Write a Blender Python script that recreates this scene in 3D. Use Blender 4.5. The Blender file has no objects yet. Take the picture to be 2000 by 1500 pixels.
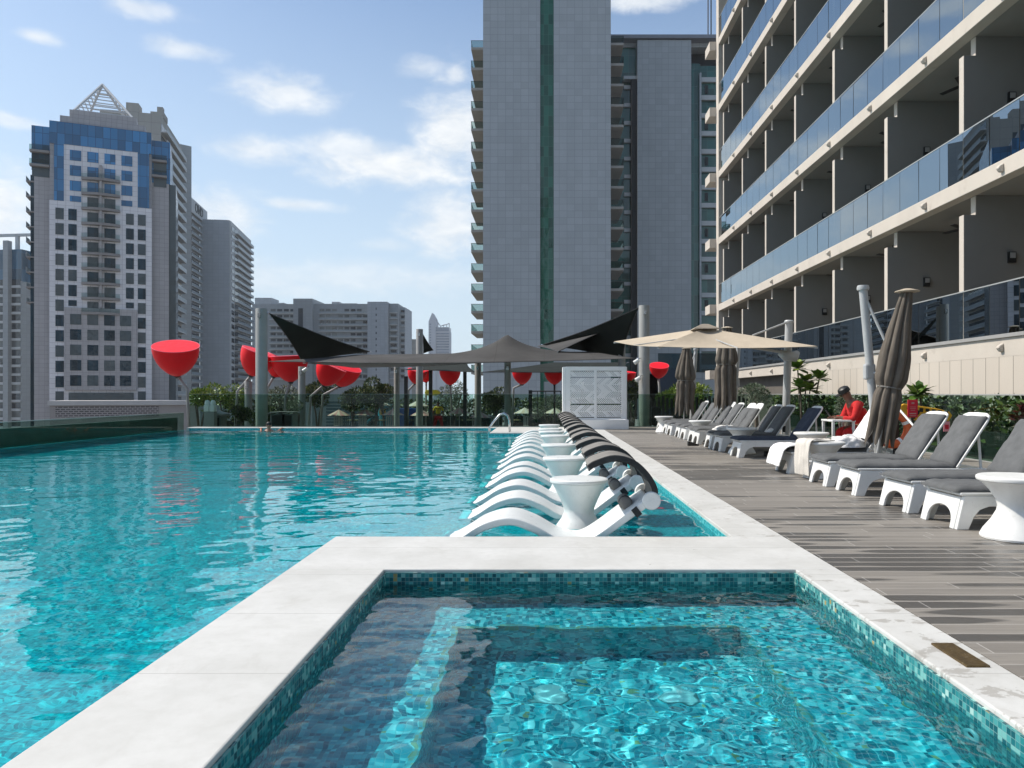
import bpy, bmesh, math, random
from mathutils import Vector, Matrix, noise, Euler
R = math.radians
S = bpy.context.scene
COL = S.collection
rnd = random.Random(7)

# ---------------------------------------------------------------- camera, sky, sun, exposure
CAM_H = 1.2
cam = bpy.data.cameras.new('camera'); camo = bpy.data.objects.new('camera', cam); COL.objects.link(camo)
camo.location = (0, 0, CAM_H); camo.rotation_euler = (R(90), 0, 0)
cam.sensor_width = 36; cam.lens = 27; cam.shift_x = -0.031; cam.shift_y = 0.0095
cam.clip_start = 0.05; cam.clip_end = 9000
S.camera = camo
SUN_EL, SUN_AZ = R(50), R(-76)           # azimuth measured from +Y towards +X
sun_dir = Vector((math.sin(SUN_AZ) * math.cos(SUN_EL), math.cos(SUN_AZ) * math.cos(SUN_EL), math.sin(SUN_EL)))
sl = bpy.data.lights.new('sun', 'SUN'); slo = bpy.data.objects.new('sun', sl); COL.objects.link(slo)
sl.energy = 4.3; sl.angle = R(0.5); sl.color = (1.0, 0.93, 0.83)
slo.rotation_euler = (-sun_dir).to_track_quat('-Z', 'Y').to_euler()
sl.cycles.is_caustics_light = True
S.view_settings.view_transform = 'Standard'; S.view_settings.look = 'None'
S.view_settings.exposure = 0.25; S.view_settings.gamma = 1
S.cycles.max_bounces = 10; S.cycles.transparent_max_bounces = 24; S.cycles.sample_clamp_indirect = 4

W = bpy.data.worlds.new('World'); S.world = W; W.use_nodes = True


class N:
    """tiny node helper"""
    def __init__(s, nt): s.nt = nt
    def new(s, t, **k):
        n = s.nt.nodes.new(t)
        for a, b in k.items(): setattr(n, a, b)
        return n
    def put(s, sock, v):
        if isinstance(v, bpy.types.NodeSocket): s.nt.links.new(v, sock)
        elif v is not None: sock.default_value = v
    def math(s, op, a, b=None, c=None, clamp=False):
        n = s.new('ShaderNodeMath', operation=op, use_clamp=clamp)
        for i, v in enumerate((a, b, c)):
            if v is not None: s.put(n.inputs[i], v)
        return n.outputs[0]
    def vmath(s, op, a, b=None):
        n = s.new('ShaderNodeVectorMath', operation=op)
        s.put(n.inputs[0], a)
        if b is not None: s.put(n.inputs[1], b)
        return n.outputs['Value'] if op in ('LENGTH', 'DOT_PRODUCT') else n.outputs[0]
    def xyz(s, x=0, y=0, z=0):
        n = s.new('ShaderNodeCombineXYZ')
        for i, v in enumerate((x, y, z)): s.put(n.inputs[i], v)
        return n.outputs[0]
    def sep(s, v):
        n = s.new('ShaderNodeSeparateXYZ'); s.put(n.inputs[0], v); return n.outputs
    def noise(s, vec, scale=1, detail=3, rough=.5, dist=0, out=0):
        n = s.new('ShaderNodeTexNoise'); s.put(n.inputs['Vector'], vec)
        n.inputs['Scale'].default_value = scale; n.inputs['Detail'].default_value = detail
        n.inputs['Roughness'].default_value = rough; n.inputs['Distortion'].default_value = dist
        return n.outputs[out]
    def wnoise(s, vec, out='Value'):
        n = s.new('ShaderNodeTexWhiteNoise'); s.put(n.inputs['Vector'], vec); return n.outputs[out]
    def map(s, v, a, b, c=0, d=1, smooth=False):
        n = s.new('ShaderNodeMapRange'); s.put(n.inputs[0], v)
        if smooth: n.interpolation_type = 'SMOOTHSTEP'
        for i, q in enumerate((a, b, c, d)): s.put(n.inputs[i + 1], q)
        return n.outputs[0]
    def mix(s, f, a, b, blend='MIX'):
        n = s.new('ShaderNodeMix', data_type='RGBA', blend_type=blend)
        s.put(n.inputs[0], f)
        for i, v in ((6, a), (7, b)):
            s.put(n.inputs[i], c4(v) if isinstance(v, tuple) else v)
        return n.outputs[2]
    def ramp(s, f, stops, interp='LINEAR'):
        n = s.new('ShaderNodeValToRGB'); s.put(n.inputs[0], f); cr = n.color_ramp; cr.interpolation = interp
        while len(cr.elements) < len(stops): cr.elements.new(.5)
        for e, (p, c) in zip(cr.elements, stops): e.position = p; e.color = c4(c)
        return n.outputs[0]
    def bump(s, h, strength=.5, dist=.01):
        n = s.new('ShaderNodeBump'); s.put(n.inputs['Height'], h)
        n.inputs['Strength'].default_value = strength; n.inputs['Distance'].default_value = dist
        return n.outputs[0]
    def uv(s): return s.new('ShaderNodeTexCoord').outputs['UV']
    def obj(s): return s.new('ShaderNodeTexCoord').outputs['Object']
    def pos(s): return s.new('ShaderNodeNewGeometry').outputs['Position']


def c4(c): return (c[0], c[1], c[2], 1.0) if len(c) == 3 else c


w = N(W.node_tree)
bg = W.node_tree.nodes['Background']
sky = w.new('ShaderNodeTexSky', sky_type='NISHITA', sun_disc=False, sun_elevation=SUN_EL, sun_rotation=SUN_AZ)
sky.air_density = 1.0; sky.dust_density = 1.6; sky.ozone_density = 1.6
d_ = w.sep(w.new('ShaderNodeTexCoord').outputs['Generated'])
az_ = w.math('ARCTAN2', d_[0], d_[1])
el_ = w.math('ARCSINE', d_[2])
ae = w.xyz(az_, w.math('MULTIPLY', el_, 1.9), 0)
n1 = w.noise(ae, 6.5, 8, .6, .4); n2 = w.noise(ae, 22, 6, .62, .3)
nn = w.math('ADD', w.math('MULTIPLY', w.math('SUBTRACT', n1, .5), 2.6), w.math('MULTIPLY', w.math('SUBTRACT', n2, .5), 1.5))
tot = None
# (azimuth, elevation) of the clouds seen, taken from the photograph's directions
for (px, py, rx, ry, amt) in [(885, 250, 75, 75, 1), (790, 325, 150, 34, 1), (690, 290, 90, 24, .8), (880, 440, 70, 60, .9), (550, 180, 85, 30, .85),
                              (500, 292, 75, 24, .8), (360, 95, 60, 14, .7), (265, 14, 60, 14, .7), (75, 72, 28, 10, .8), (440, 412, 70, 42, .75),
                              (0, 390, 70, 60, .95), (820, 132, 40, 18, .55), (893, 147, 22, 14, .7), (575, 400, 70, 11, .7), (700, 545, 290, 34, .45),
                              (590, 405, 40, 10, .5), (760, 480, 60, 12, .3), (1280, -5, 120, 16, .8), (10, 232, 40, 10, .6)]:
    a0 = math.atan((px - 1062) / 1500); e0 = math.atan((769 - py) / 1500 * math.cos(a0))
    v = w.vmath('DIVIDE', w.vmath('SUBTRACT', w.xyz(az_, el_, 0), (a0, e0, 0)), (rx / 1500 * 1.15, ry / 1500 * 1.15, 1))
    m = w.map(w.math('ADD', w.vmath('LENGTH', v), w.math('MULTIPLY', nn, -.85)), 1.35, .05, 0, amt * .95, True)
    tot = m if tot is None else w.math('MAXIMUM', tot, m)
gen = w.map(w.math('ADD', n1, w.math('MULTIPLY', n2, .35)), .74, .98, 0, .65, True)       # loose clouds elsewhere
away = w.map(w.math('ABSOLUTE', az_), .66, .95, 0, 1)
gen = w.math('MULTIPLY', gen, away)
cl = w.math('MAXIMUM', tot, gen)
elp = w.math('MAXIMUM', el_, 0)
hz = w.map(elp, 0, .50, 1.0, 0.04)
skyc = w.mix(w.math('MULTIPLY', hz, .9), sky.outputs[0], (6.2, 6.45, 6.75))
blue = w.mix(1, skyc, (.86, 1.0, 1.09), 'MULTIPLY')
clc = w.mix(w.map(n2, .35, .7), (6.0, 6.4, 6.8), (7.6, 7.7, 7.7))
fin = w.mix(cl, blue, clc)
W.node_tree.links.new(fin, bg.inputs[0]); bg.inputs[1].default_value = .118

# ---------------------------------------------------------------- materials
MATS = {}


def principled(name):
    m = bpy.data.materials.new(name); m.use_nodes = True
    n = N(m.node_tree); b = m.node_tree.nodes['Principled BSDF']
    MATS[name] = m
    return m, n, b


def simple(name, col, rough=.6, var=.12, scale=6, bump=0, bscale=60, metal=0, spec=.5, dirt=None, coat=0):
    m, n, b = principled(name)
    p = n.obj()
    f = n.noise(p, scale, 5, .6)
    lo = tuple(c * (1 - var) for c in col); hi = tuple(min(1, c * (1 + var)) for c in col)
    c = n.mix(n.map(f, .3, .7), lo, hi)
    if dirt:
        c = n.mix(n.map(n.noise(p, scale * 3.1, 6, .65), .58, .72, 0, .8), c, dirt)
    n.put(b.inputs['Base Color'], c)
    n.put(b.inputs['Roughness'], n.map(n.noise(p, scale * 2.3, 3), .3, .7, max(0, rough - .08), min(1, rough + .08)))
    b.inputs['Metallic'].default_value = metal; b.inputs['Specular IOR Level'].default_value = spec
    if coat: b.inputs['Coat Weight'].default_value = coat
    if bump: n.put(b.inputs['Normal'], n.bump(n.noise(p, bscale, 4), bump, .004))
    return m


def mosaic(name, stops, tile=.026, grout=(.30, .50, .52), var=.3, rough=.25):
    """glass mosaic: every tile its own tone, pale joints"""
    m, n, b = principled(name)
    p = n.vmath('SCALE', n.uv()); p.node.inputs['Scale'].default_value = 1 / tile
    cell = n.vmath('FLOOR', p); fr = n.vmath('FRACTION', p)
    r = n.wnoise(cell)
    c = n.ramp(r, stops, 'CONSTANT')
    big = n.noise(n.uv(), 1.3, 3)
    c = n.mix(n.map(big, .35, .65, 0, .25), c, stops[1][1])
    s = n.sep(fr)
    e = n.math('MINIMUM', n.math('MINIMUM', s[0], s[1]), n.math('MINIMUM', n.math('SUBTRACT', 1, s[0]), n.math('SUBTRACT', 1, s[1])))
    g = n.math('LESS_THAN', e, .05)
    c = n.mix(n.math('MULTIPLY', g, .75), c, grout)
    n.put(b.inputs['Base Color'], c); b.inputs['Roughness'].default_value = rough
    n.put(b.inputs['Normal'], n.bump(n.math('ADD', n.map(e, 0, .08), n.math('MULTIPLY', r, .4)), .3, .002))
    return m


def panel(name, col, pw, ph, line, lw=.03, var=.06, rough=.5, spec=.5, blend=0, off=(0, 0)):
    """cladding panels with recessed joints (sizes in metres, on the face's own UV)"""
    m, n, b = principled(name)
    uv = n.vmath('ADD', n.uv(), (off[0], off[1], 0))
    q = n.vmath('DIVIDE', uv, (pw, ph, 1))
    cell = n.vmath('FLOOR', q); s = n.sep(n.vmath('FRACTION', q))
    r = n.wnoise(cell)
    e = n.math('MINIMUM', n.math('MULTIPLY', s[0], pw), n.math('MULTIPLY', s[1], ph))
    g = n.math('LESS_THAN', e, lw)
    lo = tuple(c * (1 - var) for c in col); hi = tuple(c * (1 + var) for c in col)
    c = n.mix(r, lo, hi)
    c = n.mix(n.map(n.noise(n.vmath('MULTIPLY', n.uv(), (1, .25, 1)), .35, 6, .7), .42, .75, 0, .30), c, tuple(k * .70 for k in col))
    c = n.mix(n.math('MULTIPLY', g, .9), c, line)
    n.put(b.inputs['Base Color'], c); b.inputs['Roughness'].default_value = rough
    b.inputs['Specular IOR Level'].default_value = spec
    return m


def curtain(name, col, pw, ph, line, rough=.04, ior=1.9, wob=.06, lw=.05, curt=False):
    """reflective curtain-wall glass with mullions and slightly uneven panes"""
    m, n, b = principled(name)
    q = n.vmath('DIVIDE', n.uv(), (pw, ph, 1))
    cell = n.vmath('FLOOR', q); s = n.sep(n.vmath('FRACTION', q))
    r = n.wnoise(cell)
    e = n.math('MINIMUM', n.math('MULTIPLY', s[0], pw), n.math('MULTIPLY', s[1], ph))
    g = n.math('LESS_THAN', e, lw)
    c = n.mix(n.map(r, 0, 1, 0, 1), tuple(k * .6 for k in col), tuple(min(1, k * 1.35) for k in col))
    c = n.mix(g, c, line)
    n.put(b.inputs['Base Color'], c); b.inputs['Roughness'].default_value = rough
    oi = n.new('ShaderNodeObjectInfo').outputs['Random']
    if curt: n.put(b.inputs['Base Color'], n.mix(n.map(oi, .55, .60, 0, .55), c, n.mix(oi, (.04, .07, .085), (.16, .175, .17))))
    b.inputs['IOR'].default_value = ior
    n.put(b.inputs['Normal'], n.bump(n.math('ADD', n.noise(n.uv(), .45, 2), n.math('MULTIPLY', r, wob * 3)), wob, 1.0))
    return m


def clear_glass(name, tint=(.80, .90, .87), refl=(1, 1, 1), ior=1.5, boost=0.0):
    """thin pane: transparent with tint plus a mirror layer by Fresnel"""
    m = bpy.data.materials.new(name); m.use_nodes = True; m.node_tree.nodes.clear(); n = N(m.node_tree)
    fr = n.new('ShaderNodeFresnel'); fr.inputs['IOR'].default_value = ior
    tr = n.new('ShaderNodeBsdfTransparent'); tr.inputs[0].default_value = c4(tint)
    gl = n.new('ShaderNodeBsdfGlossy'); gl.inputs['Color'].default_value = c4(refl); gl.inputs['Roughness'].default_value = 0.0
    mx = n.new('ShaderNodeMixShader')
    front = n.math('SUBTRACT', 1, n.new('ShaderNodeNewGeometry').outputs['Backfacing'])      # only the outer skin mirrors
    n.put(mx.inputs[0], n.math('MULTIPLY', n.math('ADD', fr.outputs[0], boost, clamp=True), front))
    n.nt.links.new(tr.outputs[0], mx.inputs[1]); n.nt.links.new(gl.outputs[0], mx.inputs[2])
    o = n.new('ShaderNodeOutputMaterial'); n.nt.links.new(mx.outputs[0], o.inputs[0])
    MATS[name] = m
    return m


def water_mat(name, tint, bump_layers=None):
    m = bpy.data.materials.new(name); m.use_nodes = True; m.node_tree.nodes.clear(); n = N(m.node_tree)
    nor = None
    if bump_layers:
        h = None
        for (sc, st, amp, det) in bump_layers:
            v = n.vmath('MULTIPLY', n.pos(), (st[0], st[1], 1))
            q = n.math('MULTIPLY', n.noise(v, sc, det, .55, .6), amp)
            h = q if h is None else n.math('ADD', h, q)
        bn = n.new('ShaderNodeBump'); n.put(bn.inputs['Height'], h); bn.inputs['Strength'].default_value = 1; bn.inputs['Distance'].default_value = 1
        nor = bn.outputs[0]
    fr = n.new('ShaderNodeFresnel'); fr.inputs['IOR'].default_value = 1.33
    rf = n.new('ShaderNodeBsdfRefraction'); rf.inputs['Color'].default_value = c4(tint); rf.inputs['IOR'].default_value = 1.33; rf.inputs['Roughness'].default_value = 0
    gl = n.new('ShaderNodeBsdfGlossy'); gl.inputs['Roughness'].default_value = 0.0; gl.inputs['Color'].default_value = (1, 1, 1, 1)
    if nor:
        for q in (fr, rf, gl): n.put(q.inputs['Normal'], nor)
    mx = n.new('ShaderNodeMixShader'); n.put(mx.inputs[0], fr.outputs[0])
    n.nt.links.new(rf.outputs[0], mx.inputs[1]); n.nt.links.new(gl.outputs[0], mx.inputs[2])
    o = n.new('ShaderNodeOutputMaterial'); n.nt.links.new(mx.outputs[0], o.inputs[0])
    MATS[name] = m
    return m


def deck_mat():
    m, n, b = principled('deck_planks')
    p = n.sep(n.pos())
    row = n.math('FLOOR', n.math('DIVIDE', p[1], .148)); v = n.math('FRACT', n.math('DIVIDE', p[1], .148))
    off = n.wnoise(n.xyz(row, 3.3, 0))
    xx = n.math('ADD', n.math('DIVIDE', p[0], 1.18), n.math('MULTIPLY', off, 5))
    u = n.math('FRACT', xx); cell = n.xyz(row, n.math('FLOOR', xx), 0)
    r = n.wnoise(cell)
    base = n.mix(r, (.188, .170, .148), (.275, .250, .218))
    grain = n.noise(n.xyz(n.math('MULTIPLY', p[0], 2.2), n.math('MULTIPLY', p[1], 45), n.math('MULTIPLY', r, 9)), 1.0, 6, .65)
    base = n.mix(n.map(grain, .3, .7, 0, .55), base, (.130, .120, .108))
    # darker, smoother lens shapes in the hollow of some boards
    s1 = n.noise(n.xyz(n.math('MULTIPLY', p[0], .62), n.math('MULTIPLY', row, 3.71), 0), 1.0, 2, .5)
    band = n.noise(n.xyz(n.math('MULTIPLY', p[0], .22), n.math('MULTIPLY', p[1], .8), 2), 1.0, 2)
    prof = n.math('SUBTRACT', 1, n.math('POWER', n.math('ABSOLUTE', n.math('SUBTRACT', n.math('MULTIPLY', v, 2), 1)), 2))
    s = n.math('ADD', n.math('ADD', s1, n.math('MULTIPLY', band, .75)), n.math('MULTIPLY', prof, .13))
    slick = n.math('MULTIPLY', n.map(s, 1.005, 1.045, 0, 1, True), n.map(prof, .15, .4))
    base = n.mix(n.math('MULTIPLY', slick, .74), base, (.040, .038, .036))
    e = n.math('MINIMUM', v, n.math('SUBTRACT', 1, v))
    g = n.math('LESS_THAN', e, .022)
    e2 = n.math('LESS_THAN', n.math('MULTIPLY', n.math('MINIMUM', u, n.math('SUBTRACT', 1, u)), 1.18), .0025)
    gj = n.math('MAXIMUM', n.math('MULTIPLY', g, .55), n.math('MULTIPLY', e2, .9))
    base = n.mix(gj, base, (.46, .44, .41))
    n.put(b.inputs['Base Color'], base)
    n.put(b.inputs['Roughness'], n.mix(slick, (.62, .62, .62), (.38, .38, .38)))
    n.put(b.inputs['Normal'], n.bump(n.math('ADD', n.math('MULTIPLY', prof, -.6), n.math('MULTIPLY', grain, .5)), .35, .004))
    return m


def coping_mat(name, worn):
    m, n, b = principled(name)
    p = n.pos()
    a = n.noise(p, 1.6, 6, .62); f2 = n.noise(p, 14, 5, .65)
    c = n.mix(n.map(a, .3, .7), (.47, .465, .44), (.60, .595, .575))
    c = n.mix(n.map(f2, .45, .8, 0, .40), c, (.42, .41, .38))
    c = n.mix(n.map(n.noise(n.vmath('MULTIPLY', p, (1, .6, 1)), 3.2, 7, .7, .8), .56, .66, 0, .30), c, (.40, .385, .35))
    s = n.sep(p)
    jy = n.math('LESS_THAN', n.math('FRACT', n.math('DIVIDE', n.math('ADD', s[1], .31), .9)), .009)
    c = n.mix(n.math('MULTIPLY', jy, .6), c, (.30, .29, .27))
    spots = n.noise(n.vmath('MULTIPLY', p, (1, 1, 1)), 9, 3, .5)
    c = n.mix(n.map(spots, .745, .76, 0, .8), c, (.20, .18, .16))
    if worn:
        q = n.noise(n.vmath('MULTIPLY', p, (1.0, 1.5, 1)), 5.5, 8, .68, .3)
        area = n.noise(p, 1.1, 2)
        near = n.map(s[1], 5.6, 3.4, 0, .055)
        t = n.math('ADD', n.math('ADD', q, n.math('MULTIPLY', area, .16)), near)
        c = n.mix(n.map(t, .672, .692, 0, .62), c, (.27, .25, .22))
    n.put(b.inputs['Base Color'], c); b.inputs['Roughness'].default_value = .62
    n.put(b.inputs['Normal'], n.bump(n.math('ADD', a, n.math('MULTIPLY', f2, .4)), .12, .006))
    return m


def leaf_mat(name, a, b_, c_=None):
    m, n, b = principled(name)
    oi = n.new('ShaderNodeNewGeometry')
    r = oi.outputs['Random Per Island']
    c = n.ramp(r, [(0, a), (.55, b_), (1, c_ or b_)])
    n.put(b.inputs['Base Color'], c); b.inputs['Roughness'].default_value = .42
    b.inputs['Transmission Weight'].default_value = 0
    try: b.inputs['Subsurface Weight'].default_value = 0
    except Exception: pass
    return m


WHITE_PL = simple('white_plastic', (.74, .74, .72), .38, .05, 5, spec=.5, dirt=(.58, .56, .52))
WHITE_WATER = simple('white_resin', (.72, .74, .73), .34, .05, 4, dirt=(.60, .62, .60))
GREY_FAB = simple('grey_cushion_fabric', (.115, .118, .120), .86, .14, 7, .5, 300, spec=.25)
NAVY_FAB = simple('navy_cushion_fabric', (.045, .055, .080), .86, .14, 7, .5, 300, spec=.25)
HOOD_FAB = simple('taupe_hood_fabric', (.205, .195, .18), .85, .16, 6, .4, 260, spec=.25)
HOOD_DARK = simple('dark_hood_edging', (.032, .034, .036), .8, .2, 6, spec=.3)
TOWEL = simple('towel_cotton', (.80, .79, .78), .95, .04, 9, .8, 260, spec=.1)
TOWEL_CREAM = simple('towel_cream', (.66, .62, .56), .95, .05, 9, .8, 260, spec=.1)
POLE_WH = simple('pale_pole_paint', (.42, .43, .43), .4, .06, 3, spec=.5)
POLE_GREY = simple('grey_column_paint', (.30, .30, .285), .5, .08, 2.5, spec=.4)
POST_DARK = simple('dark_post_paint', (.025, .024, .023), .5, .15)
TAUPE = simple('taupe_umbrella_fabric', (.135, .115, .095), .9, .18, 4, .3, 200, spec=.15)
SANDFAB = simple('sand_umbrella_fabric', (.47, .40, .31), .9, .07, 3, .25, 200, spec=.15)
SAIL_GREY = simple('grey_sail_cloth', (.070, .068, .066), .9, .25, .55, .2, 150, spec=.1)
m_, n_, b_ = MATS['grey_sail_cloth'], N(MATS['grey_sail_cloth'].node_tree), MATS['grey_sail_cloth'].node_tree.nodes['Principled BSDF']
src_ = b_.inputs['Base Color'].links[0].from_socket
sx_ = n_.sep(n_.obj())[0]
seam = n_.math('LESS_THAN', n_.math('FRACT', n_.math('DIVIDE', sx_, 1.9)), .022)
n_.put(b_.inputs['Base Color'], n_.mix(n_.math('MULTIPLY', seam, .55), src_, (.055, .053, .05)))
SAIL_DARK = simple('black_green_sail_cloth', (.024, .028, .025), .9, .15, .6, .2, 150, spec=.1)
SAIL_LIGHT = simple('light_grey_sail_cloth', (.33, .33, .33), .9, .1, .6, spec=.1)
RED_CUP = simple('red_cup_plastic', (.88, .004, .012), .45, .05, 2, spec=.25)
PINK_LID = simple('pink_red_lid', (.95, .17, .24), .6, .05, 3, spec=.3, dirt=(.80, .08, .12))
STEEL = simple('steel', (.62, .62, .62), .22, .05, 8, metal=1)
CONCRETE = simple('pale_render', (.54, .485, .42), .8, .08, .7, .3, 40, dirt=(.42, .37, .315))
RENDER_GREY = simple('shade_grey_render_inside', (.21, .205, .19), .85, .07, .5, .3, 40)  # balcony shade put into this grey; divider front edges stay pale
LEDGE_GREY = simple('grey_ledge', (.30, .295, .285), .7, .08, .9)
BLACK = simple('black_plastic', (.012, .012, .012), .45, .2, 6)
DARKWOOD = simple('dark_slats', (.030, .027, .024), .7, .35, 3)
PAVE = simple('lower_terrace_paving', (.16, .17, .165), .8, .15, .5)
CITY = simple('city_ground', (.18, .17, .155), .9, .3, .02)
SKIN = simple('brown_skin', (.16, .075, .045), .5, .08, 12)
SKIN2 = simple('light_brown_skin', (.36, .17, .11), .5, .08, 12)
RED_CLOTH = simple('red_cloth', (.50, .012, .012), .85, .15, 9, .4, 200)
YEL_CLOTH = simple('yellow_cloth', (.62, .50, .03), .85, .1, 9)
CRIN = 1
HAIR = simple('black_hair', (.010, .009, .008), .6, .3, 30)
YELLOW = simple('yellow_board', (.75, .40, .02), .45, .08, 4)
ORANGE = simple('orange_ring', (.62, .12, .03), .5, .08, 6)
SIGNRED = simple('red_board', (.62, .008, .035), .4, .05, 6)
BLUEPL = simple('blue_play_panel', (.015, .09, .36), .4, .1, 3)
TEALPL = simple('teal_play_panel', (.02, .26, .34), .4, .1, 3)
LIME = simple('lime_sign', (.62, .68, .05), .5, .05, 4)
PINKST = simple('pink_stripe_cloth', (.55, .30, .28), .85, .1, 9)
CREAMST = simple('cream_cloth', (.60, .52, .42), .85, .1, 9)
TRUNK = simple('bark', (.13, .105, .08), .9, .3, 12, .6, 40)
BRONZE = simple('weathered_bronze_plate', (.115, .075, .028), .45, .3, 22, .4, 60, metal=.5, dirt=(.30, .24, .15))
CHROME_JET = simple('white_jet_ring', (.62, .66, .64), .3, .04, 6)
LEAF_BRIGHT = leaf_mat('bright_leaf', (.05, .11, .012), (.19, .29, .03), (.40, .46, .09))
LEAF_DARK = leaf_mat('dark_leaf', (.010, .026, .008), (.040, .078, .016), (.19, .21, .05))
LEAF_GREY = leaf_mat('grey_green_leaf', (.05, .085, .045), (.14, .18, .11), (.32, .36, .26))
LEAF_FRANG = leaf_mat('frangipani_leaf', (.030, .075, .010), (.085, .165, .020), (.21, .27, .04))
MOSAIC_TUB = mosaic('tub_mosaic', [(0, (.010, .170, .215)), (.14, (.018, .300, .350)), (.34, (.045, .450, .500)), (.56, (.14, .58, .60)), (.74, (.30, .72, .72)), (.88, (.55, .84, .82)), (.982, (.45, .36, .15))], .027, (.30, .52, .52))
MOSAIC_WALL = mosaic('shaded_wall_mosaic', [(0, (.006, .070, .085)), (.2, (.012, .130, .145)), (.45, (.030, .215, .220)), (.66, (.08, .32, .31)), (.82, (.20, .46, .42)), (.94, (.42, .62, .56)), (.985, (.42, .30, .10))], .027, (.20, .34, .32))  # spa wall shade put into a darker tile palette
MOSAIC_POOL = mosaic('pool_mosaic', [(0, (.01, .24, .28)), (.25, (.015, .34, .38)), (.5, (.03, .44, .49)), (.75, (.06, .53, .57)), (.93, (.20, .68, .70))], .025, (.15, .60, .62))
MOSAIC_TRIM = mosaic('step_edge_tile', [(0, (.20, .30, .22)), (.25, (.12, .42, .42)), (.5, (.34, .36, .24)), (.62, (.18, .46, .45)), (.88, (.46, .38, .20))], .027)
TUB_WATER = water_mat('tub_water', (.45, .93, 1.0))
POOL_WATER = water_mat('pool_water', (.05, .95, .985))
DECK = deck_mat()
COPING = coping_mat('pale_coping', False)
COPING_WORN = coping_mat('worn_coping', True)
FENCE_GL = clear_glass('fence_glass', (.66, .78, .72), (.60, .66, .64), 1.42)
RAIL_GL = clear_glass('hotel_rail_glass', (.08, .11, .115), (.58, .66, .71), 2.2, .36)
BALC_GL = clear_glass('balcony_glass', (.62, .70, .68), (.42, .47, .47), 1.4)

# ---------------------------------------------------------------- mesh builder
Z3 = Vector((0, 0, 1))


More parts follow.
